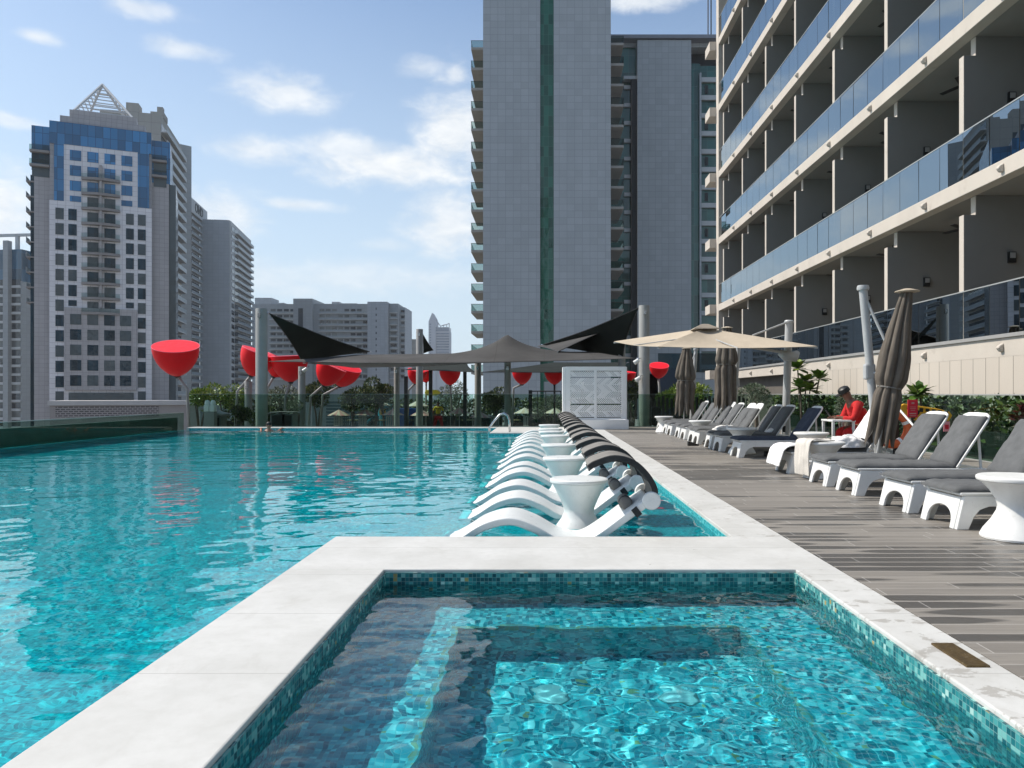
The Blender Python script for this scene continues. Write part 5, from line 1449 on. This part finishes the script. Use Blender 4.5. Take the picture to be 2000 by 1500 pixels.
def rel(px, py, Y, base): v = at(px, py, Y); return (v.x - base[0], v.y - base[1], v.z - base[2])
b0 = (at(1568, 0, Yf).x, Yf, 0)
frangipani(b0, [rel(1558, 720, Yf, b0), rel(1574, 744, Yf - .2, b0), rel(1600, 740, Yf + .2, b0), rel(1563, 758, Yf - .5, b0), rel(1582, 762, Yf + .3, b0)], 3, 'frangipani with three leafy heads casting its shadow on the cream wall', .42)
b0 = (at(1800, 0, 15.8).x, 15.8, 0)
frangipani(b0, [rel(1798, 766, 15.8, b0), rel(1790, 772, 15.6, b0)], 7, 'small frangipani head poking above the fence rail right of the folded parasol', .30)
# dark planting strip behind the right fence and slatted screen behind the far right loungers
def hedge(x0, x1, y0, y1, z0, z1, label, leaf, seed, n, size):
    rr = random.Random(seed); t = thing('hedge', label, 'hedge', ((x0 + x1) / 2, (y0 + y1) / 2, z0)); m = MB(); hx, hy, H = (x1 - x0) / 2, (y1 - y0) / 2, z1 - z0
    for _ in range(n):
        q = Vector((rr.uniform(-hx, hx), rr.uniform(-hy, hy), H * rr.random() ** .8))
        d = Vector((rr.uniform(-1, 1), rr.uniform(-1, 1), rr.uniform(-.2, 1))).normalized(); s = d.cross(Vector((rr.uniform(-1, 1), rr.uniform(-1, 1), .3))).normalized(); L = size * rr.uniform(.6, 1.3)
        m.add([q, q + d * L * .5 + s * L * .25, q + d * L, q + d * L * .5 - s * L * .25], [(0, 1, 2, 3)])
    m.build('foliage', leaf, t)
    MB().box(-hx, hx, -hy * .6, hy * .6, 0, H * .45).build('planter_trough', simple('dark_planter', (.03, .033, .03), .7), t)
hedge(8.15, 8.9, 4, 20.5, 0, 1.10, 'dark planting strip between the right fence and the cream wall, nearer half', LEAF_DARK, 31, 8200, .15)
hedge(8.15, 8.9, 20.7, 28, 0, 1.10, 'dark planting strip between the right fence and the cream wall, farther half', LEAF_DARK, 32, 3800, .15)
hedge(-12, -2.6, 47.3, 48.6, -1, .80, 'tall dark hedge closing the play area, left part', LEAF_DARK, 33, 5200, .20)
hedge(-2.4, 5.6, 47.3, 48.6, -1, .85, 'tall dark hedge closing the play area, right part', LEAF_DARK, 34, 4200, .20)
hedge(-16, -12.3, 38, 39, -1, .9, 'dark hedge at the left end behind the far fence', LEAF_DARK, 35, 1800, .18)
sf = thing('slatted_screen', 'dark upright slatted screen behind the far right fence', 'screen', (0, 30, 0))
xa_, xb_ = at(1268, 0, 30).x, at(1470, 0, 30).x; i = 0; x = xa_
while x < xb_:
    MB().box(x, x + .10, -.03, .03, -.6, at(0, 776 + 3 * math.sin(i * 1.7), 30).z).build('slat', DARKWOOD, sf); x += .165; i += 1
MB().box(xa_, xb_, .04, .08, .2, .3).build('cross_rail', DARKWOOD, sf)
lv_ = thing('louvre_wall', 'dark grey wall of horizontal louvres behind the striped umbrellas', 'wall', (0, 46.6, 0))
xa_, xb_ = at(637, 0, 46.6).x, at(712, 0, 46.6).x
for k in range(9): MB().box(xa_, xb_, 0, .06, -1 + k * .2, -.86 + k * .2).build('louvre', simple('louvre_grey', (.10, .13, .15), .5, .1, 1) if k == 0 else MATS['louvre_grey'], lv_)
# ---------------------------------------------------------------- play terrace seen through the far fence
GZ = -1.0
def small_parasol(px, ptop, Y, label, a=CREAMST, b=PINKST):
    zt = at(0, ptop, Y).z; t = thing('striped_umbrella', label, 'umbrella', (at(px, 0, Y).x, Y, GZ), 0, 'small striped umbrellas in the play area'); H = zt - GZ; r_ = .62
    m = MB(); n = 16
    for j in range(n):
        m.cur = j % 2; a0 = 2 * math.pi * j / n; a1 = 2 * math.pi * (j + 1) / n
        m.add([(0, 0, H), (r_ * math.cos(a0), r_ * math.sin(a0), H - .32), (r_ * math.cos(a1), r_ * math.sin(a1), H - .32)], [(0, 1, 2)])
    m.build('canopy', None, t, mats=[a, b], solid=.01)
    MB().tube([(0, 0, .0), (0, 0, H + .06)], .02, 6).build('pole', POLE_WH, t)
    MB().lathe([(.2, 0), (.2, .06), (.04, .09)], 14).build('base', POLE_GREY, t)
WHT = simple('white_umbrella_cloth', (.66, .64, .60), .85, .05, 5)
for (px, pt, Y, lb_, kk) in ((687, 783, 44, 'pale small umbrella over the leftmost play table', 0), (742, 781, 44, 'white small umbrella right of the leftmost table', 0), (816, 782, 43.5, 'cream small umbrella behind the lifeguard in yellow, on his left', 0),
                             (662, 800, 42, 'low grey striped umbrella, leftmost of the front row', 1), (713, 799, 42, 'pink white umbrella in the front row beside the teal slide', 1), (767, 799, 42, 'dim pink striped umbrella left of the blue play panel', 1), (823, 800, 42, 'striped umbrella left of the lifeguard in yellow, front row', 1),
                             (897, 796, 42, 'red white striped umbrella right of the lifeguard in yellow', 1), (938, 804, 42, 'striped umbrella between the lifeguard and the handrail', 1), (1025, 796, 43, 'sunlit striped umbrella right of the handrail', 0), (1084, 796, 43, 'cream umbrella just left of the white screen', 0)):
    small_parasol(px, pt, Y, lb_, WHT if kk == 0 else CREAMST, CREAMST if kk == 0 else PINKST)
TABM = simple('olive_table_top', (.30, .27, .14), .6, .1, 3)
for (px, lb_) in ((690, 'leftmost round play area table'), (743, 'round play area table in front of the teal slide'), (806, 'small dark table left of the lifeguard'), (915, 'small table right of the lifeguard in yellow'), (1005, 'low table right of the handrail')):
    t = thing('play_table', lb_, 'table', (at(px, 0, 43).x, 43, GZ), 0, 'tables in the play area')
    MB().lathe([(.0, .70), (.38, .70), (.38, .74), (0, .745)], 20).build('table_top', TABM, t, smooth='auto')
    for k in range(4):
        a = k * math.pi / 2 + .6; MB().tube([(.1 * math.cos(a), .1 * math.sin(a), .7), (.28 * math.cos(a), .28 * math.sin(a), 0)], .02, 6).build('leg', POST_DARK, t)
def chair(px, Y, rz, label, mat):
    t = thing('play_chair', label, 'chair', (at(px, 0, Y).x, Y, GZ), rz, 'slatted chairs in the play area')
    MB().box(-.22, .22, -.22, .22, .41, .45).build('seat', mat, t)
    bk_ = MB()
    for k in range(5): bk_.box(-.21 + .1 * k - .022, -.21 + .1 * k + .022 + .02, -.235, -.20, .46, .95)
    bk_.box(-.23, .23, -.24, -.20, .93, .98); bk_.build('backrest', mat, t)
    for sx in (-1, 1):
        for sy in (-1, 1): MB().box(sx * .19 - .018, sx * .19 + .018, sy * .19 - .018, sy * .19 + .018, 0, .41).build('leg', mat, t)
CHM = simple('weathered_chair_white', (.42, .42, .40), .6, .1, 4); CHD = simple('dark_chair', (.05, .05, .05), .6)
for k, (px, rz, m_) in enumerate(((661, 10, CHM), (711, -8, CHM), (763, 6, CHM), (820, -5, CHM), (672, 190, CHD), (729, 170, CHD), (800, 175, CHD), (882, 5, CHD), (930, 8, CHM), (968, -6, CHM), (1030, 4, CHM))):
    chair(px, 42.2, R(rz), '%s slatted chair from the left in the play area row%s' % (ORD[k], ', pale' if m_ is CHM else ', dark'), m_)
t = thing('climbing_wall', 'blue play wall panel between the umbrellas and the lifeguard in yellow', 'play panel', (at(800, 0, 45).x, 45, GZ))
MB().box(-.75, .75, 0, .12, 0, 1.35).build('panel_board', BLUEPL, t, bevel=.03)
for s in (-1, 1): MB().box(s * .78 - .05, s * .78 + .05, -.02, .14, 0, 1.5).build('side_post', POST_DARK, t)
t = thing('play_slide', 'teal play tower with a sloping slide behind the second umbrella', 'slide', (at(752, 0, 45.2).x, 45.2, GZ))
MB().lathe([(.45, 0), (.45, 1.55), (.38, 1.6), (0, 1.62)], 20).build('tower_drum', TEALPL, t, smooth='auto')
MB().prism([(-1.75, .05), (-1.6, .0), (-.35, 1.0), (-.35, 1.12)], 'y', -.25, .25).build('chute', TEALPL, t, bevel=.02)
MB().lathe([(.14, -.01), (.20, 0), (.2, .04), (.14, .05)], 18, M=Matrix.Translation((-.05, -.47, 1.15)) @ Matrix.Rotation(R(90), 4, 'X')).build('porthole', YELLOW, t)
t = thing('lime_sign', 'lime yellow arrow shaped board below the dark canopy, behind a black post', 'sign', (at(846, 0, 43.5).x, 43.5, 0))
zc_ = at(0, 767, 43.5).z
MB().prism([(-.42, zc_ - .16), (.22, zc_ - .16), (.44, zc_), (.22, zc_ + .16), (-.42, zc_ + .16), (-.48, zc_)], 'y', -.03, .03).build('board', LIME, t, bevel=.02)
MB().tube([(-.2, .06, GZ), (-.2, .06, zc_)], .03, 6).build('sign_pole', POST_DARK, t)
for k, (px, w_) in enumerate(((543, .62), (560, .50))):
    t = thing('towel_bin', 'dark open towel bin with sloping pale lid beside the left column, %s' % ('left one' if k == 0 else 'right one'), 'bin', (at(px, 0, 30.2).x, 30.2, GZ), 0, 'towel bins')
    H = at(0, 806, 30.2).z - GZ
    m = MB(); m.box(-w_ / 2, w_ / 2, 0, .6, 0, H - .06); m.build('body', simple('bin_grey', (.16, .18, .175), .5, .1, 3) if k == 0 else MATS['bin_grey'], t, bevel=.02)
    MB().box(-w_ / 2 + .07, w_ / 2 - .05, -.012, -.002, .1, H - .10).build('opening', BLACK, t)
    MB().prism([(-w_ / 2 - .35, H - .12), (-w_ / 2 - .02, H - .02), (w_ / 2 + .03, H - .0), (w_ / 2 + .03, H + .04), (-w_ / 2, H + .03)], 'y', -.05, .62).build('lid', LEDGE_GREY, t)
t = thing('towel_station', 'small cabinet with slanted pale roof behind the fence, left of the left column', 'cabinet', (at(415, 0, 30.4).x, 30.4, GZ))
H = at(0, 812, 30.4).z - GZ
MB().box(-.35, .32, 0, .6, 0, H).build('body', MATS['bin_grey'], t, bevel=.02)
MB().box(-.08, .26, -.012, -.002, .1, H - .08).build('opening', BLACK, t)
MB().prism([(-.55, H + .30), (-.5, H + .36), (.42, H + .06), (.42, H - .02)], 'y', -.1, .7).build('roof_panel', LEDGE_GREY, t)
t = thing('lantern_box', 'bright white stacked lantern blocks by the left end of the far fence', 'lantern', (at(408, 0, 30).x, 30, GZ))
zl_ = at(0, 804, 30).z - GZ; LW = simple('white_lantern', (.80, .80, .80), .4, .02, 3)
MB().box(-.2, .2, 0, .3, 0, zl_).build('stand', LEDGE_GREY, t)
for dx in (-.11, .11):
    MB().box(dx - .10, dx + .10, 0, .25, zl_, zl_ + .26).build('block', LW, t, bevel=.02)
    MB().lathe([(.10, 0), (.10, .1), (.07, .17), (0, .19)], 14, (dx, .12, zl_ + .265)).build('globe', LW, t, smooth='auto')
t = thing('speaker_box', 'black square speaker box at the foot of the tall right column', 'speaker', (at(1281, 0, 28.6).x, 28.6, 0))
MB().box(-.17, .17, -.15, .15, .02, at(0, 795, 28.6).z).build('housing', BLACK, t, bevel=.02)
MB().box(-.13, .13, -.16, -.152, .10, .5).build('grille', POST_DARK, t)
rl = thing('black_railing', 'thin black railing beyond the far fence left of the white screen', 'railing', (0, 38.2, 0))
MB().tube([(at(1036, 0, 38).x, 0, at(0, 764, 38).z), (at(1096, 0, 38).x, 0, at(0, 764, 38).z)], .03, 6).build('top_bar', POST_DARK, rl)
for px in (1050, 1066, 1082, 1095): MB().tube([(at(px, 0, 38).x, 0, -1), (at(px, 0, 38).x, 0, at(0, 764, 38).z)], .02, 5).build('upright', POST_DARK, rl)
for k, (cx_, cy_, cz_) in enumerate(((at(1243, 0, 28.2).x, 28.15, at(0, 706, 28.2).z), (at(1246, 0, 28.2).x, 28.15, at(0, 740, 28.2).z), (at(596, 0, 32.8).x, 32.8, at(0, 722, 32.8).z))):
    t = thing('spot_lamp', ['white spotlight clamped high on the tall right column', 'white spotlight clamped lower on the tall right column', 'white spotlight on the grey post right of the red cups'][k], 'spotlight', (cx_, cy_, cz_))
    MB().lathe([(.03, -.10), (.07, -.09), (.085, .10), (.075, .11), (0, .10)], 16, M=Matrix.Rotation(R(-125), 4, 'Y')).build('lamp_head', WHITE_PL, t, smooth='auto')
    MB().tube([(0, 0, 0), (.08, .02, .10), (.16, .05, .12)], .02, 6).build('bracket', STEEL, t)

# ---------------------------------------------------------------- people
def skin_mesh(name, joints, edges, mat, parent, sub=2, root=0):
    me = bpy.data.meshes.new(name); me.from_pydata([j[0] for j in joints], edges, [])
    o = bpy.data.objects.new(name, me); COL.objects.link(o); o.parent = parent
    md = o.modifiers.new('skin', 'SKIN'); md.use_smooth_shade = True
    for i, (p, r_) in enumerate(joints):
        v = me.skin_vertices[0].data[i]; v.radius = (r_, r_) if not isinstance(r_, tuple) else r_; v.use_root = (i == root)
    s_ = o.modifiers.new('sub', 'SUBSURF'); s_.levels = sub; s_.render_levels = sub
    me.materials.append(mat)
    return o


def hand(joints, edges, wrist_i, wrist, d, side, s=1.0):
    """palm, four fingers and a thumb rooted in the wrist joint; d = direction, side = thumb direction"""
    d = Vector(d).normalized(); side = Vector(side).normalized(); n_ = d.cross(side).normalized(); w_ = Vector(wrist)
    pm = len(joints); joints.append((tuple(w_ + d * .045 * s), (.034 * s, .018 * s))); edges.append((wrist_i, pm))
    kn = len(joints); joints.append((tuple(w_ + d * .085 * s), (.036 * s, .015 * s))); edges.append((pm, kn))
    for k, (off, L) in enumerate(((.030, .070), (.010, .080), (-.010, .074), (-.030, .058))):
        a = len(joints); b = w_ + d * .092 * s + side * off * s
        joints.append((tuple(b), .009 * s)); joints.append((tuple(b + d * L * .55 * s - n_ * .006 * s), .0085 * s)); joints.append((tuple(b + d * L * s * .93 - n_ * .028 * s), .007 * s))
        edges += [(kn, a), (a, a + 1), (a + 1, a + 2)]
    a = len(joints); b = w_ + d * .04 * s + side * .040 * s
    joints.append((tuple(b), .011 * s)); joints.append((tuple(b + d * .035 * s + side * .018 * s - n_ * .012 * s), .009 * s))
    edges += [(pm, a), (a, a + 1)]


def head_parts(t, c, face, s=1.0, skin=SKIN, hair=HAIR, cap=None, tilt=0):
    """face features in the direction face (unit vector) around head centre c"""
    f = Vector(face).normalized(); s_ = f.cross(Z3).normalized(); u = s_.cross(f)
    B = Matrix(((s_.x, f.x, u.x), (s_.y, f.y, u.y), (s_.z, f.z, u.z))).to_4x4(); M = Matrix.Translation(c) @ B
    m = MB(); m.lathe([(.002, -.018), (.014, -.012), (.008, .012), (.002, .022)], 8, (0, .103 * s, .0), M=M)
    m.lathe([(0, -.03), (.018, -.01), (.018, .02), (0, .03)], 8, (.082 * s, .0, 0), M=M); m.lathe([(0, -.03), (.018, -.01), (.018, .02), (0, .03)], 8, (-.082 * s, .0, 0), M=M)
    m.build('nose_and_ears', skin, t, smooth=True)
    m = MB()
    for sx in (-.032, .032): m.lathe([(0, -.009), (.011, 0), (0, .009)], 8, (sx * s, .090 * s, .018), M=M)
    m.box(-.024, .024, .088 * s, .097 * s, -.050, -.044, M=M)
    m.build('eyes_and_mouth', HAIR, t)
    if hair:
        m = MB(); m.lathe([(.088 * s, -.005), (.097 * s, .035), (.088 * s, .085), (.055 * s, .118), (0, .130)], 16, (0, -.012, 0), M=M); m.build('hair', hair, t, smooth=True)
    if cap:
        m = MB(); m.lathe([(.101 * s, .028), (.104 * s, .06), (.092 * s, .105), (.055 * s, .130), (0, .138)], 18, M=M)
        m.prism([(-.075, .08), (-.065, .15), (-.03, .178), (.03, .178), (.065, .15), (.075, .08)], 'z', .034, .044, M)
        m.build('cap', cap, t, smooth='auto')


# seated man in red: local frame x to the right of the photo, he faces left (-x) over a small white table
Yp = 13.9
man = thing('person', 'person in red clothes and dark cap sitting bent over a small white table', 'person', (at(1678, 0, Yp).x, Yp, 0))
hip = (.10, 0, .52); J = []
E_ = []
def add(p, r_, par=None):
    J.append((p, r_))
    if par is not None: E_.append((par, len(J) - 1))
    return len(J) - 1
i0 = add(hip, .15); i1 = add((.04, 0, .72), .145, i0); i2 = add((-.06, 0, .92), .155, i1); i3 = add((-.13, 0, 1.03), .09, i2)
i4 = add((-.18, 0, 1.10), .055, i3); i5 = add((-.235, 0, 1.185), (.085, .095), i4); i6 = add((-.26, 0, 1.235), (.078, .085), i5)
for s in (-1, 1):
    sh = add((-.10, s * .20, .985), .065, i3); el_i = add((-.20, s * .25, .73), .046, sh); wr = add((-.40, s * .12, .775), .030, el_i)
    hand(J, E_, wr, (-.40, s * .12, .775), (-1, -s * .25, -.05), (0, -s, .5))
    kn = add((-.28, s * .16, .52), .085, i0); J[-1] = (J[-1][0], .075); an = add((-.24, s * .17, .12), .045, kn); add((-.38, s * .17, .05), .038, an)
skin_mesh('body', J, E_, SKIN, man)
# clothes
J = []; E_ = []
i0 = add((.10, 0, .56), .165); i1 = add((.04, 0, .72), .170, i0); i2 = add((-.06, 0, .92), .178, i1); i3 = add((-.125, 0, 1.02), .105, i2)
for s in (-1, 1):
    sh = add((-.09, s * .20, .985), .090, i3); add((-.205, s * .255, .73), .068, sh); add((-.36, s * .14, .77), .048, len(J) - 1)
skin_mesh('shirt', J, E_, RED_CLOTH, man)
J = []; E_ = []
i0 = add((.12, 0, .50), .175)
for s in (-1, 1):
    a_ = add((-.06, s * .13, .52), .115, i0); b_ = add((-.30, s * .16, .51), .098, a_); add((-.26, s * .17, .30), .08, b_)
skin_mesh('trousers', J, E_, RED_CLOTH, man)
for s in (-1, 1): MB().prism([(-.46, .0), (-.20, 0), (-.20, .09), (-.30, .10), (-.45, .05)], 'y', s * .17 - .045, s * .17 + .045).build('shoe', BLACK, man, bevel=.015)
head_parts(man, Vector((-.25, 0, 1.205)), (-.86, -.12, -.5), 1.05, SKIN, None, BLACK)
ch = thing('plastic_chair', 'white plastic chair under the person in red', 'chair', (at(1678, 0, Yp).x, Yp, 0))
MB().box(-.14, .30, -.23, .23, .33, .362).build('seat', WHITE_PL, ch, bevel=.01)
MB().box(.31, .34, -.22, .22, .40, .82).build('backrest', WHITE_PL, ch, bevel=.01)
for sx in (-.11, .28):
    for sy in (-.2, .2): MB().box(sx - .02, sx + .02, sy - .02, sy + .02, 0, .33).build('leg', WHITE_PL, ch)
tb2 = thing('small_table', 'small white square table the person in red leans on', 'table', (at(1678, 0, Yp).x - .42, Yp, 0))
MB().box(-.17, .25, -.28, .28, .70, .735).build('table_top', WHITE_PL, tb2, bevel=.01)
for sx in (-.14, .22):
    for sy in (-.24, .24): MB().box(sx - .02, sx + .02, sy - .02, sy + .02, 0, .70).build('leg', WHITE_PL, tb2)
ph_ = MB().box(-.04, .04, -.006, .006, -.075, .075, Matrix.Translation((at(1678, 0, Yp).x - .56, Yp, .84)) @ Matrix.Rotation(R(-35), 4, 'Y') @ Matrix.Rotation(R(90), 4, 'Z')).build('phone', BLACK, bevel=.004)
tag(ph_, 'dark phone held by the person in red', 'phone')

# standing lifeguard in yellow and red beyond the far fence
Yg = 43.6
g_ = thing('person', 'person in yellow shirt and red trousers standing with legs apart beyond the far fence', 'person', (at(856, 0, Yg).x, Yg, GZ))
J = []; E_ = []
i0 = add((0, 0, .95), .14); i1 = add((0, 0, 1.15), .125, i0); i2 = add((0, 0, 1.36), .15, i1); i3 = add((0, 0, 1.47), .07, i2); i4 = add((0, -.01, 1.54), .052, i3); i5 = add((0, -.02, 1.62), (.078, .09), i4); i6 = add((0, -.02, 1.68), (.07, .08), i5)
for s in (-1, 1):
    sh = add((s * .19, 0, 1.41), .06, i3); e_ = add((s * .30, .02, 1.14), .042, sh); wr = add((s * .27, -.06, .92), .030, e_); hand(J, E_, wr, (s * .27, -.06, .92), (0, -.15, -1), (-s * .3, -1, 0))
    h_ = add((s * .12, 0, .86), .10, i0); k_ = add((s * .20, -.02, .48), .065, h_); a_ = add((s * .25, .02, .09), .042, k_); add((s * .26, -.13, .04), .035, a_)
skin_mesh('body', J, E_, SKIN, g_)
J = []; E_ = []
i0 = add((0, 0, 1.00), .155); i1 = add((0, 0, 1.15), .150, i0); i2 = add((0, 0, 1.36), .17, i1); i3 = add((0, 0, 1.46), .085, i2)
for s in (-1, 1): sh = add((s * .19, 0, 1.41), .08, i3); add((s * .27, .01, 1.22), .065, sh)
skin_mesh('shirt', J, E_, YEL_CLOTH, g_)
J = []; E_ = []
i0 = add((0, 0, .93), .16)
for s in (-1, 1): h_ = add((s * .12, 0, .84), .12, i0); k_ = add((s * .20, -.02, .48), .088, h_); add((s * .245, .01, .14), .07, k_)
skin_mesh('trousers', J, E_, RED_CLOTH, g_)
head_parts(g_, Vector((0, -.02, 1.65)), (0, -1, 0), .9, SKIN, HAIR)

# swimmer resting at the far edge
sw = thing('person', 'swimmer with dark wet hair resting arms along the far pool edge', 'person', (at(525, 0, 27.0).x, 27.0, 0))
J = []; E_ = []
i0 = add((0, -.10, -.75), .13); i1 = add((0, -.05, -.45), .13, i0); i2 = add((0, 0, -.22), .15, i1); i3 = add((0, 0, -.10), .075, i2); i4 = add((0, 0, -.04), .055, i3); i5 = add((.01, -.02, .06), (.08, .09), i4); i6 = add((.01, -.02, .12), (.07, .08), i5)
for s in (-1, 1):
    sh = add((s * .19, .02, -.14), .06, i3); e_ = add((s * .32, .10, -.11), .042, sh); wr = add((s * .36, .27, -.02), .03, e_); hand(J, E_, wr, (s * .36, .27, -.02), (s * .8, .4, -.05), (0, 1, 0))
    h_ = add((s * .10, -.12, -.85), .09, i0); k_ = add((s * .12, -.15, -1.20), .06, h_)
skin_mesh('body', J, E_, SKIN2, sw)
head_parts(sw, Vector((.01, -.02, .09)), (.3, -1, 0), .95, SKIN2, HAIR)

# ---------------------------------------------------------------- lifeguard gear at the right fence
Yr = 14.4
t = thing('spine_board', 'yellow rescue spine board with dark slots leaning along the right fence', 'rescue board', (0, 0, 0))
p0_ = at(1757, 800, Yr); p1_ = at(1868, 812, Yr - .2); ax_ = (p1_ - p0_); L_ = ax_.length
ang_ = math.atan2(ax_.z, ax_.x)
Mb2 = Matrix.Translation(p0_) @ Matrix.Rotation(-ang_, 4, 'Y')
prof = [(0, -.10), (.06, -.16), (L_ * .8, -.18), (L_ - .05, -.10), (L_, 0), (L_ - .05, .06), (L_ * .7, .10), (.06, .12), (0, .08)]
MB().prism([(a, b) for a, b in prof], 'y', -.03, .03, Mb2).build('board', YELLOW, t, bevel=.015)
for k in range(7):
    x_ = .12 + k * (L_ - .25) / 6.3
    MB().box(x_, x_ + .07, -.036, -.031, .02 - .01 * k % .03, .075, Mb2).build('hand_slot', BLACK, t)
    MB().box(x_ + .02, x_ + .06, -.036, -.031, -.14, -.09, Mb2).build('hand_slot', BLACK, t)
for k in (0, 1): MB().lathe([(0, 0), (.055, 0), (.055, .02), (0, .02)], 16, M=Mb2 @ Matrix.Translation((.30 + .42 * k, -.035, -.02)) @ Matrix.Rotation(R(90), 4, 'X')).build('strap_buckle', BLACK, t)
MB().box(L_ * .2, L_ * .25, -.02, .08, -p0_.z + .02, -.1, Mb2).build('support_leg', POST_DARK, t)
t = thing('life_ring', 'orange life ring hanging low behind the folded parasol', 'life ring', tuple(at(1744, 838, 13.6)))
m = MB(); m.grid(lambda u, v: ((.27 + .075 * math.cos(2 * math.pi * v)) * math.cos(2 * math.pi * u), .075 * math.sin(2 * math.pi * v), (.27 + .075 * math.cos(2 * math.pi * v)) * math.sin(2 * math.pi * u)), 40, 14); m.build('ring', ORANGE, t, smooth=True)
for k in range(4):
    a = k * math.pi / 2 + .5; MB().tube([(.27 * math.cos(a - .1), 0, .27 * math.sin(a - .1)), (.27 * math.cos(a + .1), 0, .27 * math.sin(a + .1))], .083, 12).build('reflective_band', WHITE_PL, t, smooth='auto')
t = thing('ring_stand', 'black stand holding the orange life ring and rescue gear', 'stand', (at(1750, 0, 13.9).x, 13.9, 0))
MB().box(-.04, .04, -.04, .04, 0, 1.0).build('post', POST_DARK, t); MB().box(-.25, .25, -.2, .2, 0, .04).build('foot_plate', POST_DARK, t); MB().box(-.05, .05, -.30, -.04, .72, .76).build('hook', POST_DARK, t)
t = thing('rescue_pole', 'white rescue pole leaning in front of the yellow board', 'pole', tuple(at(1748, 790, 13.2)))
e_ = at(1800, 850, 12.2) - at(1748, 790, 13.2); MB().tube([(0, 0, 0), tuple(e_ * 1.0)], .018, 8).build('shaft', WHITE_PL, t, smooth=True)
MB().tube([(0, 0, 0), (-.05, 0, .05)], .03, 8).build('grip', WHITE_PL, t)
t = thing('notice_board', 'narrow red notice board standing in front of the yellow rescue board', 'sign', tuple(at(1783, 797, 14.0)))
MB().box(-.095, .085, -.01, .01, -.17, .15).build('board', SIGNRED, t, bevel=.004)
for k, (zz, ww, hh) in enumerate(((.09, .05, .03), (.02, .10, .008), (-.01, .10, .008), (-.04, .08, .008), (-.10, .12, .02), (-.14, .12, .012))):
    MB().box(-.005 - ww / 2, -.005 + ww / 2, -.014, -.0105, zz - hh / 2, zz + hh / 2).build('printed_line', PINKST, t)
MB().box(-.02, .02, .012, .04, -at(1783, 797, 14).z, .1).build('stand', POST_DARK, t)
t = thing('pink_leaflet', 'small pink leaflet between the two raised grey lounger backs', 'leaflet', tuple(at(1849, 833, 12.4)))
MB().box(-.05, .05, -.004, .004, -.08, .08).build('sheet', simple('pink_paper', (.75, .30, .34), .7, .05, 5), t)
MB().box(-.03, .03, -.006, -.0045, -.04, .03).build('printed_line', SIGNRED, t)
MB().tube([(0, .01, -at(1849, 833, 12.4).z), (0, .01, -.06)], .012, 6).build('stand', POST_DARK, t)
t = thing('red_flower_shrub', 'dark red leaved shrub behind the right fence above the grey loungers', 'shrub', (8.0, 12.9, 0))
m = MB(); rr = random.Random(77); leaves(m, Vector((.35, 0, .75)), (.28, .5, .35), 500, .12, rr); m.build('foliage', leaf_mat('dark_red_leaf', (.06, .006, .010), (.16, .012, .02), (.26, .03, .04)), t)
MB().tube([(.35, 0, 0), (.35, 0, .7)], .03, 6).build('stem', TRUNK, t)
